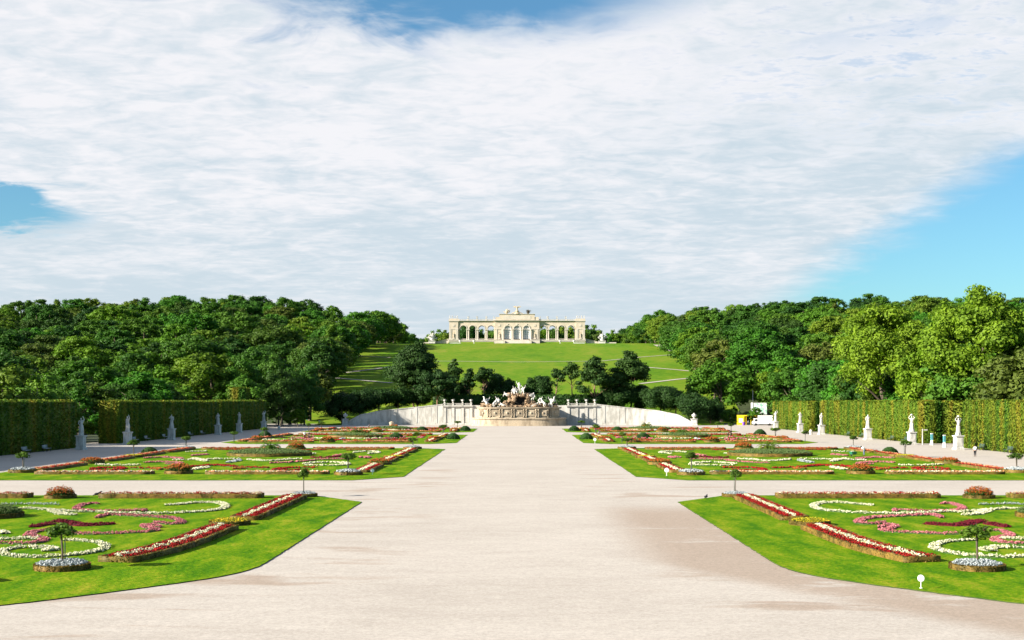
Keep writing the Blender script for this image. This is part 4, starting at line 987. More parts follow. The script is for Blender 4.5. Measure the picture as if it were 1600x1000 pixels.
person('gardener in black standing beside the one in white on the third left lawn', PL(483, 687), R(-30), dict(eR=(-.17, -.05, .66), wR=(-.12, -.14, .60)), top='cloth_d')
person('gardener in dark clothes standing among the flowers of the third right lawn', PL(1142, 683), R(15), dict(eL=(.18, -.03, .66), wL=(.20, -.12, .62)), top='cloth_d')
person('gardener with a dark red top bending beside another on the third right lawn', PL(1138, 683.5), R(60), BEND, top='cloth_r', legs='cloth_d')
person('gardener in grey blue crouching near the inner end of the third right lawn', PL(936, 680), R(30), CROUCH, hh=1.9, top='cloth_b', legs='cloth_b')
person('person in white walking on the gravel left of the left curved wall', PX(499, 663.5), R(185), WALK, legs='shirt_w', hh=1.85)
person('person in grey crouching at the far edge of the farthest left lawn', PL(576.5, 668.5), R(40), CROUCH, hh=1.9, top='cloth_b', legs='cloth_d')

# wheelbarrow and two green bins
x, y = gp(1333, 714); o = thing('wheelbarrow', 'green wheelbarrow in front of the bending gardener', 'wheelbarrow', (x, y, LZ), R(100))
g = MB(); g.add([(-.4, -.3, .35), (.4, -.3, .35), (.4, .3, .35), (-.4, .3, .35), (-.55, -.42, .75), (.65, -.42, .75), (.65, .42, .75), (-.55, .42, .75)], [(3, 2, 1, 0), (0, 1, 5, 4), (1, 2, 6, 5), (2, 3, 7, 6), (3, 0, 4, 7), (4, 5, 6, 7)]); g.build('tray', M['green_p'], o)
g = MB()
for s in (-1, 1): g.tube([(.7, s * .08, .2), (-.3, s * .27, .36), (-1.1, s * .3, .62)], .02, 6); g.tube([(-.35, s * .27, .36), (-.45, s * .28, 0)], .018, 6)
g.build('frame', M['iron'], o); g = MB(); g.M = Matrix.Translation((.68, 0, .2)) @ Matrix.Rotation(R(90), 4, 'X'); g.lathe((0, 0, -.04), [(.12, 0), (.2, .01), (.2, .07), (.12, .08)], 16); g.build('wheel', M['rubber'], o)

# ------------------------------------------------------------------ statues on pedestals
def pedestal_mb(w=1.25, h=2.45):
    g = MB(); g.box((0, 0, .12), (w * 1.24, w * 1.24, .30)); g.box((0, 0, .34), (w * 1.12, w * 1.12, .16), .93); g.box((0, 0, h / 2 + .1), (w, w, h - .52))
    g.box((0, 0, h - .20), (w * 1.12, w * 1.12, .12)); g.box((0, 0, h - .07), (w * 1.24, w * 1.24, .16))
    for s in (-1, 1): g.box((0, s * w * .505, h / 2 + .1), (w * .72, .04, h * .55)); g.box((s * w * .505, 0, h / 2 + .1), (.04, w * .72, h * .55))
    return g
def drape_mb(hh, lean=0., hip=.56, wide=1., seed=0):
    rd = random.Random(seed); g = MB(); prof = []; n = 22; vs = []; fs = []; L = 12
    for j in range(L + 1):
        q = j / L; z = .012 + (hip - .012) * q; r = (.155 - .055 * q ** .8 + .012 * math.sin(q * 7 + seed)) * wide
        for i in range(n):
            a = 2 * math.pi * i / n; f = 1 + (.16 * (1 - q) + .05) * math.sin(a * 6 + seed + q * 2.2) + .06 * math.sin(a * 11 + q * 4)
            vs.append((hh * (r * f * math.cos(a) + lean * q), hh * r * f * .82 * math.sin(a), hh * z))
    for j in range(L):
        for i in range(n): k = (i + 1) % n; fs.append((j * n + i, j * n + k, j * n + n + k, j * n + n + i))
    fs.append(tuple(L * n + i for i in range(n))); g.add(vs, fs); return g
SP = [  # poses
 dict(pel=(.025, 0, .53), sp=(.01, 0, .63), ch=(-.005, 0, .745), h1=(-.01, -.02, .93), eR=(-.17, .0, .70), wR=(-.10, -.09, .77), eL=(.15, .03, .65), wL=(.10, -.07, .57), kL=(.07, -.05, .29), aL=(.08, .0, .05)),
 dict(sp=(.02, 0, .63), ch=(.01, 0, .745), eR=(-.19, .0, .88), wR=(-.10, -.01, 1.0), eL=(.19, .0, .88), wL=(.08, -.01, 1.01), sL=(.11, 0, .815), sR=(-.11, 0, .815)),
 dict(pel=(-.02, 0, .53), ch=(.01, 0, .745), eL=(.16, -.02, .68), wL=(.05, -.10, .70), eR=(-.16, .04, .67), wR=(-.15, -.05, .57), kR=(-.07, -.06, .29)),
 dict(sp=(.015, 0, .63), ch=(.02, .01, .745), eL=(.18, -.02, .86), wL=(.13, -.03, .99), sL=(.11, 0, .81), eR=(-.15, .02, .65), wR=(-.06, -.09, .60)),
]
FIG = []
for k, p in enumerate(SP):
    VV, EE, RR, ix = body_graph(p, 3.1, 1.12); body = skin('figure', VV, EE, RR, M['marble'], None, ix['pel'], 1, True)
    d = drape_mb(3.1, .01, .58 if k != 1 else .52, 1.0, k); dm = mesh_np('drapery', d.V, d.F, M['marble'], smooth=True)
    s_ = MB(); s_.tube([(0, 0, .10), (.12, .06, .45), (.18, .02, 1.5), (.14, -.12, 2.2), (-.1, -.20, 2.42)], [.16, .13, .12, .12, .07], 7); sash = mesh_np('sash', s_.V, s_.F, M['marble'], smooth=True)
    jar = None
    if k == 1: j = MB(); j.lathe((0, 0, 3.12), [(.10, 0), (.20, .05), (.26, .14), (.20, .26), (.10, .30), (.14, .34)], 12); jar = mesh_np('basket', j.V, j.F, M['marble'], smooth=True)
    FIG.append((body, dm, sash, jar))
pd = pedestal_mb(); PED = mesh_np('pedestal', pd.V, pd.F, M['marble'])
SD = [227, 254, 286, 330, 355, 389]
LOOK = {(-1, 0): (3, 'turning figure with raised arm', .15), (-1, 1): (3, 'figure reaching up', -.4), (-1, 2): (0, 'draped standing figure', .3), (-1, 3): (2, 'draped figure with folded arms', 0), (-1, 4): (0, 'draped standing figure', -.4), (-1, 5): (3, 'standing figure', .5),
        (1, 0): (1, 'figure balancing a basket overhead', .1), (1, 1): (1, 'leaning figure with arms overhead', -.15), (1, 2): (2, 'stout draped figure', 0), (1, 3): (2, 'slim draped figure', .4), (1, 4): (0, 'broad cloaked figure', 0), (1, 5): (3, 'standing figure', 0)}
for s, sn in ((-1, 'left'), (1, 'right')):
    for i, D in enumerate(SD):
        k, ds, rz = LOOK[(s, i)]
        o = thing('statue', f'white {ds}, {ordn(i + 1)} statue from the viewer along the {sn} hedge', 'statue', (s * 75.3, D, 0), s * .12, 'marble statues along the hedges')
        link('pedestal', PED, o); f = link('figure', FIG[k][0], o, (0, 0, 2.45)); f.rotation_euler.z = rz; c = 1.
        for nm, me in (('drapery', FIG[k][1]), ('sash', FIG[k][2]), ('basket', FIG[k][3])):
            if me: link(nm, me, f)
        g = MB() ; 
STM = MB(); STM.box((0, 0, .06), (1.0, .9, .12)); STM = mesh_np('base', STM.V, STM.F, M['marble'])

# ------------------------------------------------------------------ benches
def bench_parts(wd):
    seat = MB(); back = MB(); legs = []
    for i in range(4): seat.box((0, -.18 + .12 * i, .45), (1.9, .09, .035))
    for i in range(3): back.box((0, .30 + .03 * i, .58 + .13 * i), (1.9, .03, .09))
    for s in (-1, 1):
        l = MB(); l.tube([(s * .75, -.2, 0), (s * .75, -.2, .44)], .03, 6); l.tube([(s * .75, .25, 0), (s * .75, .24, .45), (s * .75, .38, .92)], .03, 6); l.box((s * .75, 0, .42), (.05, .45, .04)); legs.append(mesh_np('leg', l.V, l.F, M['iron']))
    return mesh_np('seat', seat.V, seat.F, wd), mesh_np('backrest', back.V, back.F, wd), legs
BN = {1: bench_parts(M['wood']), -1: bench_parts(M['pale_wood'])}
for s, sn, L in ((-1, 'left', [(209, ''), (218, ''), (268.6, ''), (277, ''), (291, ''), (313.5, ''), (325.5, '')]), (1, 'right', [(211, ''), (224, ''), (268, ''), (278, ''), (302, ''), (315, '')])):
    for i, (D, _) in enumerate(L):
        o = thing('bench', f'{"pale" if s < 0 else "dark green"} slatted bench at the foot of the {sn} hedge, {ordn(i + 1)} from the viewer', 'bench', (s * 77.9, D, 0), s * R(-90), 'benches along the hedges', 1.25)
        se, ba, lg = BN[s]; link('seat', se, o); link('backrest', ba, o)
        for l in lg: link('leg', l, o)

# ------------------------------------------------------------------ curved retaining walls with balustrade
def vase_mb(h=1.7):
    g = MB(); k = h / 1.7; g.box((0, 0, .09 * k), (.55 * k, .55 * k, .18 * k)); g.lathe((0, 0, .18 * k), [(r * k, z * k) for r, z in ((.2, 0), (.1, .12), (.09, .3), (.28, .42), (.36, .6), (.34, .75), (.24, .95), (.30, 1.02), (.40, 1.10), (.1, 1.12))], 14)
    for s in (-1, 1): g.tube([(s * .25 * k, 0, .7 * k), (s * .52 * k, 0, .78 * k), (s * .58 * k, 0, 1.1 * k), (s * .42 * k, 0, 1.3 * k), (s * .28 * k, 0, 1.2 * k)], .045 * k, 6)
    return g
VS = vase_mb(); VASE = mesh_np('vase', VS.V, VS.F, M['marble'], smooth=False)
WP = [(27.3, 470.2), (34, 470.2), (40, 470.2), (45, 469.7), (50, 468.4), (54, 466.6), (58, 464.2), (60, 462.8)]
for s, sn in ((-1, 'left'), (1, 'right')):
    o = thing('retaining_wall', f'long curved white retaining wall sloping down on the {sn} of the fountain', 'wall', (s * 40, 470, 0), 0, 'curved white retaining walls')
    P = resamp(WP, 1.0); N = line_frame(P); zt = np.maximum(.6, z0(P[:, 0]) + .35); g = MB(); cp = MB(); ps = MB()
    def slab(mb, i0, i1, off0, off1, f0, f1):
        for i in range(i0, i1):
            q = []
            for j in (i, i + 1):
                for of in (off0, off1):
                    for zz_ in (f0(zt[j]), f1(zt[j])): p = P[j] - N[j] * of; q.append((s * p[0] - s * 40, p[1] - 470, zz_))
            mb.add(q, [(0, 2, 3, 1), (4, 5, 7, 6), (0, 1, 5, 4), (2, 6, 7, 3), (1, 3, 7, 5), (0, 4, 6, 2)] )
    n = len(P) - 1
    slab(g, 0, n, -.5, .35, lambda z: -.3, lambda z: z); slab(cp, 0, n, -.62, .5, lambda z: z + .002, lambda z: z + .26); g.build('wall_face', M['plaster'], o); cp.build('coping', M['plaster'], o)
    slab(ps, 0, n, .351, .42, lambda z: 0, lambda z: .55); ps.build('plinth', M['plaster'], o)
    for i in range(2, n - 1, 7):
        q = MB(); slab(q, i, i + 1, .352, .45, lambda z: .556, lambda z: z - .02); q.build('pilaster', M['plaster'], o)
        if i + 6 < n:
            q = MB(); slab(q, i + 2, i + 6, .353, .395, lambda z: 1.0, lambda z: z - .5); q.build('panel', M['plaster'], o)
    # straight part with balustrade
    o = thing('balustrade_wall', f'high white wall with pilasters and balustrade joining the fountain on the {sn}', 'wall', (s * 22, 470, 0), 0, 'balustrade walls beside the fountain')
    g = MB(); g.box((-s * 2.2, .6, 3.4), (15.2, 1.2, 7.2)); g.build('wall_face', M['plaster'], o)
    g = MB(); g.box((0, -.05, .3), (10.9, .3, .9)); g.build('plinth', M['plaster'], o)
    g = MB(); g.box((0, .3, 6.62), (10.8, 1.9, .32)); g.box((0, .3, 6.9), (11.1, 2.2, .24)); g.build('cornice', M['plaster'], o)
    for x in (-4.7, -1.7, 1.7, 4.7): g = MB(); g.box((x, -.14, 3.3), (.95, .3, 6.3)); g.box((x, -.14, 6.3), (1.15, .5, .3)); g.build('pilaster', M['plaster'], o)
    for x in (-3.2, 0, 3.2): g = MB(); g.box((x, -.03, 3.4), (1.7 if x else 2.1, .07, 4.8)); g.build('panel', M['plaster'], o)
    g = MB()
    for i in range(40):
        x = -4.9 + i * .25
        if min(abs(x - q) for q in (-4.7, -1.7, 1.7, 4.7)) > .35: g.lathe((x, 0, 7.02), [(.05, 0), (.09, .15), (.05, .35), (.05, .55)], 6)
    g.build('balusters', M['plaster'], o); g = MB(); g.box((0, 0, 7.64), (10.6, .42, .14)); g.build('handrail', M['plaster'], o)
    for x in (-4.7, -1.7, 1.7, 4.7): g = MB(); g.box((x, 0, 7.37), (.6, .6, .72)); g.box((x, 0, 7.78), (.72, .72, .12)); g.build('post', M['plaster'], o)
    for i, x in enumerate((17.3, 20.3, 23.7, 26.7)):
        v_ = tag(link('vase', VASE, loc=(s * x, 470, 7.84)), f'white stone vase on the {sn} balustrade, {ordn(i + 1)} outward from the fountain', 'vase', 'vases on the balustrades')
    o = thing('urn_pedestal', f'white lidded urn on a stout pedestal at the {sn} end of the curved wall', 'urn', (s * 60.9, 461.8, 0), 0, 'urns at the wall ends')
    link('pedestal', PED, o).scale = (1.5, 1.5, .95)
    u = MB(); u.lathe((0, 0, 2.33), [(.55, 0), (.32, .15), (.2, .35), (.28, .5), (.72, .8), (.85, 1.1), (.75, 1.3), (.9, 1.4), (.6, 1.55), (.25, 1.7), (.2, 1.9), (.08, 2.05)], 16); u.build('urn', M['marble'], o, True)
    gr = MB(); a, b = sorted((s * 62.3, s * 72)); gr.prism([(a, 464), (b, 466), (b, 474), (a, 474)], -.05, .35); struct(gr.build('lawn', M['grass']))

# ------------------------------------------------------------------ fountain
FO = thing('fountain', 'large baroque stone fountain with rocks, horses and figures before the hill', 'fountain', (-.2, 450, 0))
def arc_plan(hw, y0, y1, p=2.6, n=40):      # bulging front from (-hw,y1) over (0,y0) to (hw,y1)
    return [(hw * math.copysign(abs(math.cos(a)) ** (2 / p), math.cos(a)), y1 - (y1 - y0) * abs(math.sin(a)) ** (2 / p)) for a in [math.pi - math.pi * i / n for i in range(n + 1)]]
def ring_wall(mb, plan, th, z0_, z1):
    P = np.array(plan); N = line_frame(P); n = len(P); vs = []; fs = []
    for i in range(n):
        for of in (0, th):
            p = P[i] + N[i] * of
            for z in (z0_, z1): vs.append((p[0], p[1], z))
    for i in range(n - 1): a, b = 4 * i, 4 * i + 4; fs += [(a, b, b + 1, a + 1), (a + 2, a + 3, b + 3, b + 2), (a + 1, b + 1, b + 3, a + 3), (a, a + 2, b + 2, b)]
    fs += [(0, 1, 3, 2), (4 * n - 4, 4 * n - 2, 4 * n - 1, 4 * n - 3)]; mb.add(vs, fs)
BW = arc_plan(16.3, 0, 13, 3.2)
g = MB(); ring_wall(g, BW, .9, -.1, 2.3); g.build('basin_wall', M['sandstone'], FO)
g = MB(); ring_wall(g, arc_plan(16.75, -.4, 13, 3.2), .5, -.1, .55); g.build('step', M['sandstone'], FO)
g = MB(); ring_wall(g, arc_plan(16.6, -.3, 13, 3.2), 1.4, 2.303, 2.72); g.build('basin_rim', M['sandstone'], FO)
g = MB(); g.prism([(x, y) for x, y in arc_plan(15.6, .7, 12.9, 3.2)], -.05, 1.9)
m_, t, b = mat('dark_water', .08, .5); b.inputs['Base Color'].default_value = (.03, .045, .04, 1); M['water'] = m_
g.build('water', M['water'], FO)
UP = arc_plan(14.2, 5.2, 16, 3.6)
g = MB(); ring_wall(g, UP, 1.0, 0, 6.0); g.build('upper_wall', M['sandstone'], FO)
g = MB(); g.prism(arc_plan(13.4, 6., 19.5, 3.6), .0, 6.05); g.build('rock_shelf', M['sandstone'], FO)
g = MB(); ring_wall(g, arc_plan(14.75, 4.7, 16, 3.6), 1.8, 5.85, 6.2); ring_wall(g, arc_plan(14.95, 4.5, 16, 3.6), 2.0, 6.203, 6.42); g.build('cornice', M['sandstone'], FO)
g = MB(); ring_wall(g, arc_plan(14.5, 4.95, 16, 3.6), .3, 1.8, 2.9); g.build('wall_base', M['sandstone'], FO)
def front_y(x, hw=14.2, y0=5.2, y1=16, p=3.6): c = min(1, abs(x) / hw); return y1 - (y1 - y0) * (1 - c ** p) ** (1 / p)
for i in range(-3, 4):
    x = i * 4.15
    if abs(x) > 12.6: continue
    y = front_y(x) - .02
    p_ = MB(); p_.box((x, y - .07, 4.4), (2.5, .2, 2.1)); p_.box((x, y - .19, 4.4), (1.9, .1, 1.5)); p_ = p_.build('panel', M['sandstone'], FO)
    p_ = MB(); p_.ball((x, y - .3, 4.4), (.38, .22, .42)); p_.build('mask_boss', M['sandstone'], FO)
for i in range(-3, 3):
    for dx_ in (-.42, .42):
        x = (i + .5) * 4.15 + dx_; y = front_y(x); p_ = MB(); p_.box((x, y - .18, 4.3), (.46, .36, 3.1)); p_.ball((x, y - .38, 5.4), (.26, .3, .4)); p_.ball((x, y - .3, 3.2), (.24, .26, .35)); p_.ball((x, y - .36, 4.6), (.2, .18, .25)); p_.build('scroll_pilaster', M['sandstone'], FO)
def boulder(mb, c, r, rd, n=9, m_=7):
    a0 = rd.uniform(0, 6); k = len(mb.V); mb.ball(c, r, n, m_)
    for i in range(k, len(mb.V)):
        v_ = Vector(mb.V[i]) - Vector(c); v_ *= 1 + rd.uniform(-.22, .22); mb.V[i] = tuple(Vector(c) + v_)
rd = random.Random(12); g = MB()
for q in range(120):
    sgn = rd.choice((-1, 1)); x = sgn * rd.uniform(1.6, 5.6) + .1; zc_ = 6.2 + rd.uniform(0, 4.6) * (1 - (abs(x) - 1.6) / 5.6); boulder(g, (x, 10.5 + rd.uniform(-1.6, 1.8), zc_), (rd.uniform(.45, 1.0), rd.uniform(.5, 1), rd.uniform(.35, .75)), rd)
for q in range(50): boulder(g, (rd.uniform(-3.6, 3.6), 10.8 + rd.uniform(-1.2, 2.0), 10.5 + rd.uniform(-.5, .7)), (rd.uniform(.5, 1.1), .8, rd.uniform(.35, .6)), rd)
for q in range(90): x = rd.uniform(-12.6, 12.6); boulder(g, (x, max(8.3, front_y(x) + 2.) + rd.uniform(0, 3), 6.5 + rd.uniform(-.1, .8) * (1.2 if abs(x) > 4 else .4)), (rd.uniform(.5, 1.2), .8, rd.uniform(.3, .6)), rd)
g.build('rock_mound', M['rock'], FO)
g = MB(); g.box((0, 13.6, 8.3), (4.6, 1.2, 4.6)); g.build('grotto_shade_box', M['dark'], FO)  # box painted near-black to stand in for the cave's shade
SITP = dict(pel=(0, 0, .20), sp=(0, .02, .30), ch=(0, .02, .42), nk=(0, .01, .51), h0=(0, 0, .55), h1=(0, -.01, .605), h2=(0, -.005, .65), sL=(.105, .02, .475), eL=(.18, -.02, .36), wL=(.16, -.14, .33), sR=(-.105, .02, .475), eR=(-.19, .0, .56), wR=(-.24, -.04, .69),
            pL=(.055, 0, .18), kL=(.08, -.21, .24), aL=(.08, -.22, .03), tL=(.09, -.3, .0), pR=(-.055, 0, .18), kR=(-.12, -.19, .18), aR=(-.16, -.2, -.02), tR=(-.17, -.28, -.04))
REC = dict(pel=(0, 0, .12), sp=(-.09, .02, .18), ch=(-.18, .02, .26), nk=(-.23, .01, .34), h0=(-.24, 0, .38), h1=(-.24, -.01, .435), h2=(-.24, -.005, .48), sL=(-.12, -.05, .31), eL=(-.02, -.12, .26), wL=(.08, -.16, .24), sR=(-.25, .08, .29), eR=(-.33, .06, .16), wR=(-.37, -.04, .06),
           pL=(.05, -.04, .11), kL=(.22, -.08, .20), aL=(.40, -.07, .05), tL=(.47, -.08, .06), pR=(.05, .05, .11), kR=(.24, .06, .08), aR=(.42, .04, .04), tR=(.49, .03, .06))
def fo_fig(pose, loc, rz, hh, flip=False):
    VV, EE, RR, ix = body_graph(pose, hh, 1.5)
    if flip: VV = [Vector((-p.x, p.y, p.z)) for p in VV]
    o = skin('stone_figure', VV, EE, RR, M['marble'], FO, ix['pel']); o.location = loc; o.rotation_euler.z = rz
def horse(loc, rz, sc_, name='stone_horse', parent=None, m_=None, rear=.9):
    c, s = math.cos(rear), math.sin(rear)
    def T(x, z): return (x * c - z * s * .55, x * s * .75 + z)
    pts = {'rump': (-.75, 0, 1.2), 'loin': (-.3, 0, 1.22), 'ches': (.45, 0, 1.25), 'neck': (.85, 0, 1.75), 'poll': (1.1, 0, 2.1), 'muz': (1.5, 0, 1.75), 'fs1': (.55, .22, 1.05), 'fk1': (.95, .22, .75), 'ff1': (1.15, .22, .35), 'fs2': (.55, -.22, 1.05), 'fk2': (1.1, -.22, .95), 'ff2': (1.05, -.22, .5),
           'hs1': (-.7, .24, .85), 'hk1': (-.55, .24, .5), 'hh1': (-.85, .24, .3), 'hf1': (-.7, .24, 0), 'hs2': (-.7, -.24, .85), 'hk2': (-.55, -.24, .5), 'hh2': (-.85, -.24, .3), 'hf2': (-.7, -.24, 0), 'ta1': (-1.05, 0, 1.15), 'ta2': (-1.25, 0, .6)}
    r_ = dict(rump=.32, loin=.30, ches=.33, neck=.2, poll=.14, muz=.09, fs1=.14, fk1=.09, ff1=.06, fs2=.14, fk2=.09, ff2=.06, hs1=.2, hk1=.12, hh1=.08, hf1=.07, hs2=.2, hk2=.12, hh2=.08, hf2=.07, ta1=.08, ta2=.05)
    E = [('rump', 'loin'), ('loin', 'ches'), ('ches', 'neck'), ('neck', 'poll'), ('poll', 'muz'), ('ches', 'fs1'), ('fs1', 'fk1'), ('fk1', 'ff1'), ('ches', 'fs2'), ('fs2', 'fk2'), ('fk2', 'ff2'), ('rump', 'hs1'), ('hs1', 'hk1'), ('hk1', 'hh1'), ('hh1', 'hf1'), ('rump', 'hs2'), ('hs2', 'hk2'), ('hk2', 'hh2'), ('hh2', 'hf2'), ('rump', 'ta1'), ('ta1', 'ta2')]
    K = list(pts); VV = []
    for k in K:
        x, y, z = pts[k]
        if not k.startswith('h') : x2 = (x + .7) * c - (z - .85) * s * .5 - .7; z2 = (x + .7) * s * .8 + (z - .85) * (.5 + .5 * c) + .85; x, z = x2, z2
        VV.append(Vector((x, y, z)) * sc_)
    o = skin(name, VV, [(K.index(a), K.index(b_)) for a, b_ in E], [r_[k] * sc_ * 1.08 for k in K], m_ or M['marble'], parent or FO, 1); o.location = loc; o.rotation_euler.z = rz; return o
# crowning group
fo_fig(dict(wR=(-.22, -.05, 1.0), eR=(-.19, -.02, .88), wL=(.2, -.1, .62)), (.0, 10.6, 11.3), 0, 3.9); fo_fig(SITP, (-1.3, 10.2, 11.1), .3, 3.6); fo_fig(SITP, (1.35, 10.2, 11.1), -.4, 3.9, True); fo_fig(SITP, (-2.1, 10.6, 11.0), -.3, 3.2, True)
fo_fig(REC, (-4.2, 9.8, 10.0), .2, 3.6); fo_fig(REC, (4.2, 9.8, 9.8), -.2, 3.6, True); fo_fig(SITP, (4.9, 10, 8.9), -.3, 3.0)
# groups of riders to both sides
for sx in (-1, 1):
    horse((sx * 8.2, 8.4, 6.4), R(90 + sx * 50), 1.15, rear=.5); fo_fig(SITP, (sx * 7.2, 9.6, 7.2), sx * .5, 3.8, sx > 0); fo_fig(REC, (sx * 5.6, 8.3, 6.5), 0, 3.4, sx > 0)
    horse((sx * 12.0, 9.8, 6.4), R(90 - sx * 60), 1.25, rear=.75); fo_fig(SITP if sx > 0 else dict(SITP), (sx * 11.2, 10.6, 7.0), -sx * .4, 3.9, sx < 0); fo_fig(REC, (sx * 9.6, 8.8, 6.4), .2 * sx, 3.0, sx < 0)

# ------------------------------------------------------------------ the colonnade building on the hill
GX, GY, GZ = -1.9, 965., 50.3
GL = thing('colonnade_building', 'long cream arcaded hilltop building with glazed middle and statues on top', 'building', (GX, GY, GZ))
def arch_wall(mb, x0, x1, z0_, z1, yf, yb, ops, n=12):
    B = [(x0, z0_)]
    for cx_, hw, zs_ in ops:
        if zs_ > z0_: B.append((cx_ - hw, z0_))
        B += [(cx_ - hw * math.cos(math.pi * i / n), zs_ + hw * math.sin(math.pi * i / n)) for i in range(n + 1)]
        if zs_ > z0_: B.append((cx_ + hw, z0_))
    B.append((x1, z0_))
    for (xa, za), (xb, zb) in zip(B, B[1:]):
        if xb - xa > 1e-6: mb.add([(xa, yf, za), (xb, yf, zb), (xb, yf, z1), (xa, yf, z1), (xa, yb, za), (xb, yb, zb), (xb, yb, z1), (xa, yb, z1)], [(0, 1, 2, 3), (5, 4, 7, 6), (3, 2, 6, 7), (1, 0, 4, 5)])
        else: mb.add([(xa, yf, za), (xb, yf, zb), (xb, yb, zb), (xa, yb, za)], [(0, 1, 2, 3)])
    mb.add([(x0, yf, z0_), (x0, yf, z1), (x0, yb, z1), (x0, yb, z0_)], [(0, 1, 2, 3)]); mb.add([(x1, yf, z0_), (x1, yf, z1), (x1, yb, z1), (x1, yb, z0_)], [(3, 2, 1, 0)])
def archivolt(mb, cx_, hw, zs_, y, w=.45, d=.25, n=14):
    for i in range(n):
        a, b = math.pi * i / n, math.pi * (i + 1) / n; q = []
        for an in (a, b):
            for r in (hw, hw + w): q += [(cx_ - r * math.cos(an), y - d, zs_ + r * math.sin(an)), (cx_ - r * math.cos(an), y, zs_ + r * math.sin(an))]
        mb.add(q, [(0, 4, 6, 2), (0, 1, 5, 4), (2, 6, 7, 3)])
MG, MW = M['gloriette'], M['glor_white']
g = MB(); g.box((0, 7, 1.0), (99.6, 15, 3.0)); g.build('terrace_base', MW, GL)
g = MB(); g.box((0, 7, 2.87), (100.4, 15.8, .7)); g.build('base_cornice', MW, GL)
for s in (-1, 1):     # wings
    cs = [s * c for c in (19.15, 25.85, 32.55, 39.25)]; a, b = sorted((s * 16.0, s * 43.0)); cs.sort()
    for nm, y in (('front_arcade', 0.), ('rear_arcade', 9.)):
        g = MB(); arch_wall(g, a, b, 11.3, 16.4, y, y + 1.1, [(c, 2.45, 11.3) for c in cs]); g.build(nm, MG, GL)
        for c in cs: g = MB(); archivolt(g, c, 2.45, 11.3, y, .5); g.build('archivolt', MW, GL)
        xs_ = [(p + q) / 2 for p, q in zip(cs, cs[1:])]
        for x in xs_:
            for dx_ in (-.62, .62):
                g = MB(); g.lathe((x + dx_, y + .55, 3.25), [(.56, 0), (.56, .25), (.42, .4), (.40, 3.5), (.35, 6.7), (.5, 6.9), (.55, 7.2)], 12); g.box((x + dx_, y + .55, 10.5), (1.1, 1.1, .15)); g.build('column', MW, GL)
            g = MB(); g.box((x, y + .55, 10.93), (2.5, 1.5, .73)); g.build('impost_block', MW, GL)
        for x in (a + .3, b - .3): g = MB(); g.box((x, y + .55, 7.27), (.9, 1.2, 8.04)); g.box((x, y + .55, 11.0), (1.2, 1.4, .3)); g.build('half_pier', MG, GL)
        g = MB(); n = 60
        for i in range(n):
            x = a + (i + .5) * (b - a) / n; g.box((x, y + .4, 3.62), (.14, .14, .8))
        g.box(((a + b) / 2, y + .4, 4.08), (b - a, .3, .14)); g.build('parapet', MW, GL)
    g = MB(); g.box(((a + b) / 2, 5, 16.62), (b - a - .004, 10.8, .42)); g.build('roof', MG, GL)
    g = MB(); g.box(((a + b) / 2, 5, 16.96), (b - a - .006, 11.6, .26)); g.box(((a + b) / 2, 5, 17.16), (b - a - .008, 12.2, .14)); g.build('cornice', MW, GL)
    g = MB()
    for i in range(70): x = a + (i + .5) * (b - a) / 70; g.box((x, -.6, 17.65), (.17, .2, .84))
    g.box(((a + b) / 2, -.6, 18.13), (b - a, .4, .16))
    for c in (a + .6, *xs_, b - .6): g.box((c, -.6, 17.73), (1.3, .5, 1.0))
    g.build('roof_balustrade', MW, GL)
    # end pavilion
    xc = s * 46.25; g = MB(); g.box((xc, 5, 9.85), (6.5, 11.4, 13.1)); g.build('end_pavilion', MG, GL)
    g = MB(); g.box((xc, 5, 11.1), (6.9, 11.8, .4)); g.box((xc, 5, 16.65), (7.2, 12.1, .5)); g.box((xc, 5, 17.05), (7.8, 12.7, .3)); g.build('cornice', MW, GL)
    for dx_ in (-2.75, 2.75): g = MB(); g.box((xc + dx_, -.82, 7.1), (.8, .3, 7.6)); g.build('pilaster', MW, GL)
    g = MB(); g.box((xc, 5, 17.95), (6.9, 11.6, 1.5)); g.build('attic', MG, GL)
    g = MB(); g.box((xc, 5, 3.6), (7.2, 12.2, .9)); g.build('plinth', MW, GL)
# middle
g = MB(); arch_wall(g, -16.2, 16.2, 3.22, 16.4, -1.6, -.4, [(-6.9, 2.35, 11.2), (0, 2.35, 11.2), (6.9, 2.35, 11.2)]); g.build('middle_front', MG, GL)
g = MB(); g.box((-15.7, 5.5, 9.8), (1.0, 11.7, 13.2)); g.box((15.7, 5.5, 9.8), (1.0, 11.7, 13.2)); g.box((0, 11.6, 9.8), (30.2, .6, 13.2)); g.build('side_and_rear_wall', MG, GL)
g = MB(); g.box((0, 4.8, 16.55), (32.8, 13.8, .4)); g.box((0, 4.8, 16.95), (33.6, 14.6, .4)); g.box((0, 4.8, 17.27), (34.4, 15.4, .22)); g.build('cornice', MW, GL)
g = MB(); g.box((0, 4.8, 18.6), (31.5, 12.6, 2.4)); g.build('attic_wings', MG, GL)
g = MB(); g.box((0, 4.8, 19.6), (25.6, 13.2, 4.5)); g.build('attic', MG, GL)
g = MB(); g.box((0, -1.86, 19.4), (20, .12, 2.4)); g.build('inscription_panel', MW, GL)
g = MB(); g.box((0, 4.8, 21.95), (26.4, 14, .3)); g.build('attic_cornice', MW, GL)
for c in (-6.9, 0, 6.9): g = MB(); archivolt(g, c, 2.35, 11.2, -1.6, .55, .3); g.build('archivolt', MW, GL)
g = MB(); g.box((0, -1.72, 11.0), (32.6, .25, .35)); 
for c in (-6.9, 0, 6.9): g.box((c, -1.75, 14.2), (.7, .5, 1.2))
g.build('string_course', MW, GL)
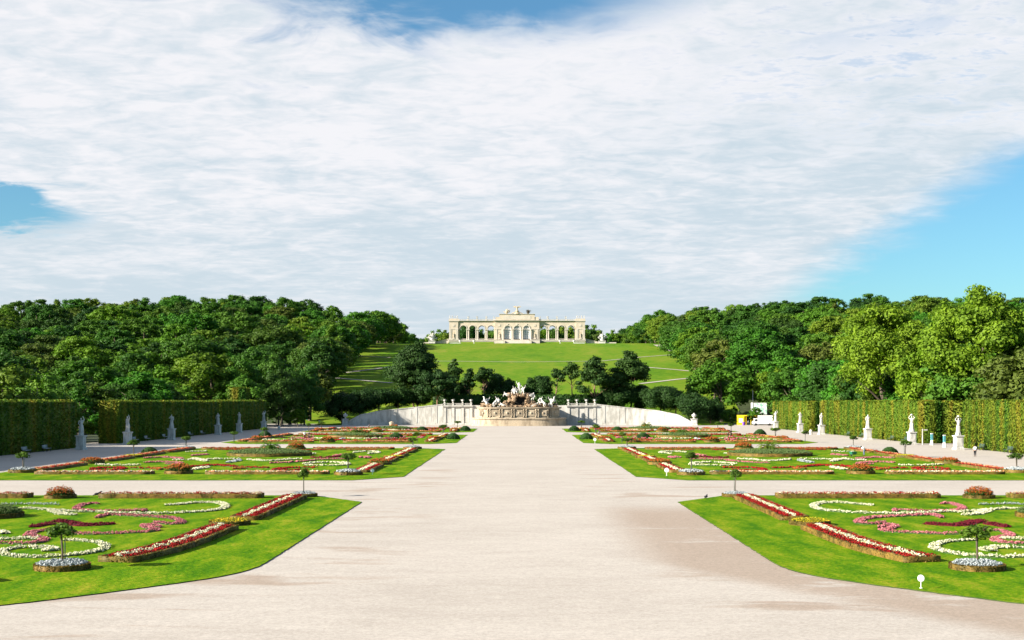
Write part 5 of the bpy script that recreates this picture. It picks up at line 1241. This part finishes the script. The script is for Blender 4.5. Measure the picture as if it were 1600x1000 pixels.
for c in (-6.9, 0, 6.9):
    w_ = MB(); w_.add([(c - 2.35, -.7, 3.9), (c + 2.35, -.7, 3.9), (c + 2.35, -.7, 11.2)] + [(c + 2.35 * math.cos(math.pi * i / 12), -.7, 11.2 + 2.35 * math.sin(math.pi * i / 12)) for i in range(1, 12)] + [(c - 2.35, -.7, 11.2)], [tuple(range(15))]); w_ = w_.build('window', M['winglass'], GL)
    fr = MB()
    for dx_ in (-1.55, -.78, 0, .78, 1.55): fr.box((c + dx_, -.82, 7.6), (.17 if abs(dx_) > .1 and abs(dx_) < 1 else .28, .14, 7.4))
    for z in (4.0, 5.2, 6.4, 7.6, 8.8, 10.0, 11.2): fr.box((c, -.83, z), (4.7, .12, .2 if z < 11 else .34))
    for i in range(1, 6): a = math.pi * i / 6; fr.tube([(c, -.82, 11.2), (c + 2.3 * math.cos(a), -.82, 11.2 + 2.3 * math.sin(a))], .09, 4)
    for r_ in (1.2, 2.25): fr.tube([(c + r_ * math.cos(math.pi * i / 12), -.82, 11.2 + r_ * math.sin(math.pi * i / 12)) for i in range(13)], .1, 4)
    for dx_ in (-2.2, 2.2): fr.box((c + dx_, -.82, 7.55), (.3, .14, 7.3))
    fr.build('frame', M['white'], w_)
for x in (-10.1, -4.0, -2.9, 2.9, 4.0, 10.1):
    g = MB(); g.lathe((x, -2.2, 3.25), [(.52, 0), (.52, .25), (.40, .4), (.38, 3.5), (.34, 6.7), (.48, 6.9), (.52, 7.4)], 12); g.box((x, -2.2, 10.78), (1.0, 1.0, .25)); g.build('column', MW, GL)
for s in (-1, 1):      # niches
    for xn, yn in ((s * 12.9, -1.6), (s * 46.25, -.7)):
        g = MB(); g.add([(xn - 1, yn - .02, 4.6), (xn + 1, yn - .02, 4.6)] + [(xn + math.cos(math.pi * i / 8), yn - .02, 8 + math.sin(math.pi * i / 8)) for i in range(9)], [tuple(range(11))]); g.build('niche', M['gilt'], GL)
        VV, EE, RR, ix = body_graph(SP[0], 3.3, 1.3); f = skin('relief_figure', VV, EE, RR, MW, GL, ix['pel']); f.location = (xn, yn - .35, 4.7)
        g = MB(); g.box((xn, yn - .35, 4.2), (1.6, .6, .9)); g.box((xn, yn - .1, 13.6), (1.6, .2, 1.5)); g.build('niche_base', MW, GL)
        for dx_ in (-1.9, 1.9): g = MB(); g.box((xn + dx_, yn - .12, 7.3), (.7, .24, 7.4)); g.build('pilaster', MW, GL)
g = MB(); g.box((0, -3.6, 1.2), (33.0, 4.6, 3.4)); g.box((0, -3.6, 3.0), (33.6, 5, .3)); g.build('podium', MW, GL)
for i in range(9): g = MB(); g.box((0, -6.2 - .55 * i, 1.25 - .17 * i), (17.5, .56, 2.9 - .34 * i)); g.build('step', MW, GL)
for s in (-1, 1): g = MB(); g.box((s * 9.6, -8, .9), (1.8, 5, 2.6)); g.build('stair_cheek', MW, GL)
def trophy(name, loc, sc_, m_, rd, parent, n=26, h=3.):
    g = MB(); g.ball((0, 0, h * .3), (h * .3, h * .25, h * .34), 9, 6); g.ball((0, 0, h * .72), (h * .16, h * .15, h * .2), 8, 6)
    for i in range(n):
        a = rd.uniform(0, 6.28); e = rd.uniform(.1, 1.25); L = h * rd.uniform(.35, .8); d = Vector((math.cos(a) * math.cos(e), math.sin(a) * math.cos(e) * .7, math.sin(e)))
        s0 = Vector((d.x * .2, d.y * .2, h * rd.uniform(.1, .5))); g.tube([tuple(s0), tuple(s0 + d * L * .6), tuple(s0 + d * L)], [h * .06, h * .045, h * .012], 5)
        if i % 4 == 0: g.ball(tuple(s0 + d * L * .7), (h * .11, h * .05, h * .12), 7, 5)
    g.V = [tuple(Vector(v_) * sc_) for v_ in g.V]; o = g.build(name, m_, parent); o.location = loc; return o
rd = random.Random(4)
for x, sc_, m_ in ((-7.6, 1.25, M['gilt']), (8.0, 1.15, M['bronze'])): trophy('roof_trophy', (x, -.6, 22.1), sc_, m_, rd, GL)
# crowning bird on a globe with garlands
g = MB(); g.lathe((0, -.6, 22.1), [(2.2, 0), (1.8, .6), (1.0, 1.0), (.8, 1.4)], 14); g.ball((0, -.6, 24.3), 1.05)
for s in (-1, 1): g.tube([(s * .8, -.6, 23.2), (s * 2.6, -.6, 22.9), (s * 4.2, -.6, 22.3)], [.5, .4, .2], 7)
g.build('globe_plinth', M['gilt'], GL); trophy('roof_trophy', (0, -.6, 22.6), .95, M['gilt'], rd, GL, 30)
g = MB(); g.ball((0, -.8, 26.0), (.55, .5, 1.0), 9, 7); g.ball((.1, -1.0, 27.1), (.26, .36, .3), 8, 6); g.tube([(.1, -1.3, 27.1), (.1, -1.6, 26.95)], [.12, .03], 6); g.tube([(0, -.6, 25.2), (0, -.3, 24.7)], [.3, .45], 6)
for s in (-1, 1):
    for k in range(7):
        a = R(50 + k * 11); L = 3.0 - .16 * k; b0 = Vector((s * .4, -.7, 26.5)); e = b0 + Vector((s * math.cos(a - .5) * L, .1, math.sin(a - .35) * L * .62)); g.tube([tuple(b0), tuple(b0.lerp(e, .6)), tuple(e)], [.16, .2, .04], 5)
g.build('stone_eagle', M['gilt'], GL)
VV, EE, RR, ix = body_graph(SP[3], 2.3, 1.35); FS = skin('roof_statue', VV, EE, RR, MW, None, ix['pel'], 1, True)
for s in (-1, 1):
    for x, z in ((49, 18.7), (47.2, 18.7), (45.3, 18.7), (43.7, 18.7), (36, 18.22), (35.2, 18.22), (29.6, 18.22), (28.8, 18.22), (22.7, 18.22), (22, 18.22), (17, 18.22)):
        o = link('roof_statue', FS, GL, (s * x, -.6, z - .02)); o.rotation_euler.z = x
# sloping side walls with sculpture groups
for s, sn in ((-1, 'left'), (1, 'right')):
    o = thing('stair_wall', f'low sloping pale wall with a stair running down to the {sn} of the hilltop building', 'wall', (GX + s * 49.9, GY + 2, GZ), 0, 'stair walls of the hilltop building')
    g = MB(); g.add([(0, 0, -1), (s * 12.5, 0, -1), (s * 12.5, 0, .6), (s * 7, 0, 2.2), (0, 0, 3.8), (0, 3, -1), (s * 12.5, 3, -1), (s * 12.5, 3, .6), (s * 7, 3, 2.2), (0, 3, 3.8)],
        [(0, 1, 2, 3, 4), (9, 8, 7, 6, 5), (4, 3, 8, 9), (3, 2, 7, 8), (2, 1, 6, 7), (0, 4, 9, 5)]); g.build('wall_face', MW, o)
    g = MB(); g.tube([(0, -.1, 3.9), (s * 7, -.1, 2.3), (s * 12.5, -.1, .7)], .22, 6); g.build('coping', MW, o)
    o = thing('sculpture_group', f'white trophy sculpture on a pedestal to the {sn} of the hilltop building', 'sculpture', (GX + s * 62, GY - 1, GZ - .6), 0, 'trophy sculptures beside the hilltop building')
    g = MB(); g.box((0, 0, 1.2), (4.6, 4, 3.0)); g.box((0, 0, 2.8), (5.2, 4.6, .4)); g.build('pedestal', M['marble'], o)
    trophy('trophy', (0, 0, 2.9), 1.9, M['marble'], rd, o, 34); g = MB(); g.box((s * 6.2, 0, 1.0), (8, 2.4, 1.9)); g.build('low_wall', MW, o)
    o = thing('low_terrace_wall', f'low white wall in the grass at the foot of the {sn} wing', 'wall', (GX + s * 45, GY - 16, GZ - .4), 0, 'low white walls before the hilltop building')
    g = MB(); g.box((0, 0, .5), (7.5, 1.2, .9)); g.box((0, 0, 1.0), (7.9, 1.6, .14)); g.build('wall_face', M['marble'], o)
    bk = MB(); a, b = sorted((s * 17, s * 50)); bk.add([(GX + a, GY - 11, GZ - 1), (GX + b, GY - 11, GZ - 1), (GX + b, GY - .8, GZ + 1.7), (GX + a, GY - .8, GZ + 1.7), (GX + a, GY - .8, GZ - 2), (GX + b, GY - .8, GZ - 2)], [(0, 1, 2, 3), (0, 4, 5, 1), (0, 3, 4), (1, 5, 2)]); struct(bk.build('grass_bank', M['hillgrass']))
    for k, dx_ in enumerate((31, 41)):
        o = tag(link('vase', VASE, loc=(GX + s * dx_, GY - 13, GZ - .1)), f'white vase on the grass before the {sn} wing, {["inner", "outer"][k]} one', 'vase', 'vases before the hilltop building'); o.scale = (2.1, 2.1, 2.1)

# ------------------------------------------------------------------ kiosk, truck, billboard, info posts
x0, y0_ = gp(1153, 664); K = thing('kiosk', 'yellow market kiosk with an awning by the far right hedge', 'kiosk', (x0, y0_, 0))
g = MB(); g.box((1.1, 1.3, 1.75), (2.3, 2.6, 3.5)); g.build('side_cabin', M['yellow'], K)
g = MB(); g.box((1.05, -.04, 1.6), (1.4, .06, 1.5)); g.build('white_notice', M['white'], K); g = MB(); g.box((4.6, 1.3, 3.32), (4.7, 3.2, .34)); g.build('awning', M['yellow'], K)
g = MB(); g.box((4.6, 2.6, 1.6), (4.7, .2, 3.2)); g.build('rear_wall', M['dark'], K)  # wall coloured near-black, the shade inside the open stall painted on
for x in (2.9, 4.6, 6.7): g = MB(); g.box((x, 0, 1.58), (.12, .12, 3.15)); g.build('post', M['yellow'], K)
g = MB(); g.box((4.8, .9, .55), (3.4, .8, 1.1)); g.build('counter', M['wood'], K)
tag(MB().lathe((0, 0, 0), [(.42, 0), (.5, 1.0), (.53, 1.02), (.53, 1.12), (.3, 1.2)], 12).build('litter_bin', M['purple']), 'purple round litter bin in front of the yellow kiosk', 'litter bin').location = (gp(1162, 664.6)[0], gp(1162, 664.6)[1], 0)
person('person in dark clothes standing at the yellow kiosk', PX(1169, 664.3), R(150), {}, top='cloth_b'); 
T = thing('truck', 'small white delivery truck parked beside the yellow kiosk', 'truck', (gp(1176.5, 665)[0], gp(1176.5, 665)[1], 0), R(0))
g = MB(); pr = [(0, .45), (0, 1.25), (.18, 1.45), (.55, 2.45), (1.9, 2.5), (1.95, .45)]
g.add([(x, 0, z) for x, z in pr] + [(x, 2.0, z) for x, z in pr], [tuple(range(6)), tuple(reversed(range(6, 12)))] + [((i + 1) % 6, i, i + 6, (i + 1) % 6 + 6) for i in range(6)]); g.build('cab', M['white'], T)
g = MB(); g.add([(.20, .15, 1.5), (.52, .15, 2.32), (.52, 1.85, 2.32), (.20, 1.85, 1.5)], [(0, 1, 2, 3)]); g.V = [(a - .02, b, c) for a, b, c in g.V]; g.build('windscreen', M['glass'], T)
g = MB(); g.add([(.5, -.015, 1.45), (1.6, -.015, 1.45), (1.6, -.015, 2.25), (.8, -.015, 2.25)], [(0, 1, 2, 3)]); g.build('side_window', M['glass'], T)
g = MB(); g.box((4.7, 1.0, 2.05), (5.2, 2.2, 2.9)); g.build('cargo_box', M['white'], T); g = MB(); g.box((4.2, 1.0, .5), (6.2, 1.5, .22)); g.build('chassis', M['iron'], T)
for x in (1.0, 5.8):
    for yy in (0.0, 1.9):
        w_ = MB(); w_.M = Matrix.Translation((x, yy + .15, .42)) @ Matrix.Rotation(R(90), 4, 'X'); w_.lathe((0, 0, 0), [(.2, 0), (.42, .02), (.42, .26), (.2, .28)], 18); w_ = w_.build('wheel', M['rubber'], T)
g = MB(); g.box((.0, .5, .75), (.06, .35, .18)); g.build('headlight', M['glass'], T); g = MB(); g.box((.0, 1.5, .75), (.06, .35, .18)); g.build('headlight', M['glass'], T); g = MB(); g.box((-.05, 1, .5), (.14, 2.05, .2)); g.build('bumper', M['iron'], T)
def board_mat():
    m_, t, b = mat('printed_billboard', .5, .3); p = pos(t, False); n = t.noise(p, .9, 3, .6, .5); n2 = t.noise(p, 2.2, 3)
    c = t.ramp(n, [(.35, (.10, .42, .26)), (.46, (.45, .68, .55)), (.54, (.80, .78, .76)), (.64, (.78, .45, .48)), (.7, (.62, .60, .20))], 'CONSTANT'); c = t.mix(t.mapr(n2, .4, .6), c, t.mix(.5, c, (.8, .8, .8))); t.put(b.inputs['Base Color'], c); return m_
x, z = at(1188, 638.5, 480); B = thing('billboard', 'green white and pink printed board above the white truck', 'billboard', (x, 480, 0))
g = MB(); g.box((0, 0, z), (4.7, .12, 3.9)); g.build('panel', board_mat(), B)
for s in (-1, 1): g = MB(); g.tube([(s * 1.8, .14, -.1), (s * 1.8, .14, z + 1.6)], .08, 8); g.build('post', M['iron'], B)
g = MB(); 
for dz in (-2.02, 2.02): g.box((0, 0, z + dz), (4.9, .2, .14))
g.build('frame', M['white'], B)
x, z = at(1175, 629, 482); o = thing('banner_mast', 'tall white banner column left of the printed board', 'banner', (x, 482, 0))
g = MB(); g.box((0, 0, z / 2), (.75, .5, z), .95); g.build('column', M['white'], o); g = MB(); g.tube([(.3, 0, 0), (.3, 0, 12.5)], [.06, .03], 6); g.build('flagpole', M['cloth_b'], o)
def info_post(px, py, lab, h=2.1, base=True):
    x, y = gp(px, py); o = thing('info_post', lab, 'info post', (x, y, 0), .2, 'info posts')
    if base: g = MB(); g.lathe((0, 0, 0), [(.42, 0), (.40, .1), (.24, .85), (.2, .9)], 4); g.build('foot', M['white'], o)
    g = MB(); g.box((0, 0, h / 2 + .3), (.42, .18, h - .6 + (0 if base else .5))); g.build('panel', M['teal'], o); g = MB(); g.box((0, 0, h - .02 + (0 if not base else .05)), (.46, .22, .16)); g.build('cap', M['white'], o)
info_post(1456, 695, 'white and teal info post in the opening of the right hedge, farther one'); info_post(1475.5, 698.5, 'white and teal info post in the opening of the right hedge, nearer one')
info_post(1141.6, 661.5, 'teal info post beside the dark trees right of the curved wall', 2.1, False); info_post(479.5, 661.5, 'teal info post beside the dark trees left of the curved wall', 2.1, False)
x, y = gp(1441.5, 695); o = thing('signpost', 'pale wooden signpost with a short arm beside the opening of the right hedge', 'signpost', (x, y, 0)); g = MB(); g.tube([(0, 0, -.1), (0, 0, 3.05)], .11, 8); g.build('post', M['plaster'], o); g = MB(); g.box((.45, 0, 2.85), (.95, .08, .22)); g.build('arm', M['plaster'], o)
for i, (px, py) in enumerate(((1275, 679), (436, 672))):
    x, y = gp(px - 8 if i == 0 else px, py); o = tag(MB().lathe((0, 0, 0), [(.4, 0), (.4, .9), (.28, 1.2), (.22, 1.25)], 12).build('bollard', M['marble']), ['white stone bollard beside the fifth statue of the right hedge', 'white stone bollard beside the last statue of the left hedge'][i], 'bollard'); o.location = (x, y, 0)
x, y = gp(612, 667.5); tag(MB().lathe((0, 0, 0), [(.75, 0), (.8, .2), (.6, .5), (.75, 1.1), (.85, 1.6), (.5, 1.75), (.2, 1.95)], 14).build('covered_urn', M['sandstone']), 'grey covered stone urn at the far edge of the farthest left lawn', 'urn').location = (x, y, 0)
x, y = gp(701, 664.5)
# ------------------------------------------------------------------ round signs on the lawns, birds, litter
for px, py, h, r, lab in ((1439, 921, .52, .155, 'small white round sign on a stake at the edge of the nearest right lawn'), (1041.7, 744, .75, .26, 'small white round sign on the tip of the second right lawn'), (929.5, 693, .9, .3, 'small white round sign on the tip of the third right lawn'), (582, 741.5, .5, .2, 'small white round sign beside the first tree of the second left lawn')):
    x, y = gp(px, py); o = thing('lawn_sign', lab, 'sign', (x, y, LZ), .1, 'small round signs on the lawns'); g = MB(); g.tube([(0, 0, -.05), (0, 0, h - r * .6)], .018 if h < .6 else .03, 8); g.box((0, 0, .02), (.1, .06, .04)); g.build('stake', M['white'], o)
    g = MB(); g.M = Matrix.Translation((0, 0, h - r * .5)) @ Matrix.Rotation(R(82), 4, 'X'); g.lathe((0, 0, -.012), [(r * .96, 0), (r, .006), (r, .018), (r * .96, .024)], 28); g.build('disc', M['white'], o)
def bird(px, py, z, lab, rz, sc_=1.):
    x, y = gp(px, py); VV = [Vector(p) * sc_ for p in ((-.12, 0, .16), (0, 0, .19), (.11, 0, .25), (.17, 0, .33), (.22, 0, .335), (.28, 0, .32), (-.24, 0, .12), (-.36, 0, .09), (0, .04, .1), (0, .045, .0), (0, -.04, .1), (0, -.045, .0))]
    EE = [(0, 1), (1, 2), (2, 3), (3, 4), (4, 5), (0, 6), (6, 7), (1, 8), (8, 9), (1, 10), (10, 11)]; RR = [.065, .085, .065, .042, .03, .008, .04, .025, .012, .008, .012, .008]
    o = thing('bird', lab, 'bird', (x, y, z), rz); skin('body', VV, EE, [r * sc_ for r in RR], M['feather'], o, 1)
    for s in (-1, 1): g = MB(); g.ball((-.05 * sc_, s * .07 * sc_, .19 * sc_), (.2 * sc_, .025 * sc_, .06 * sc_), 8, 6); g.build('wing', M['feather'], o, True)
bird(153.5, 776, .0, 'black crow standing on the gravel behind the long red edged strip on the left', R(25), 1.35)
bird(1103.5, 779.5, .0, 'dark bird standing upright near the tip of the nearest right lawn', R(60), 1.1)
bird(294, 700.5, 0, 'small dark bird on the gravel beside the second left lawn', R(140), 1.6)
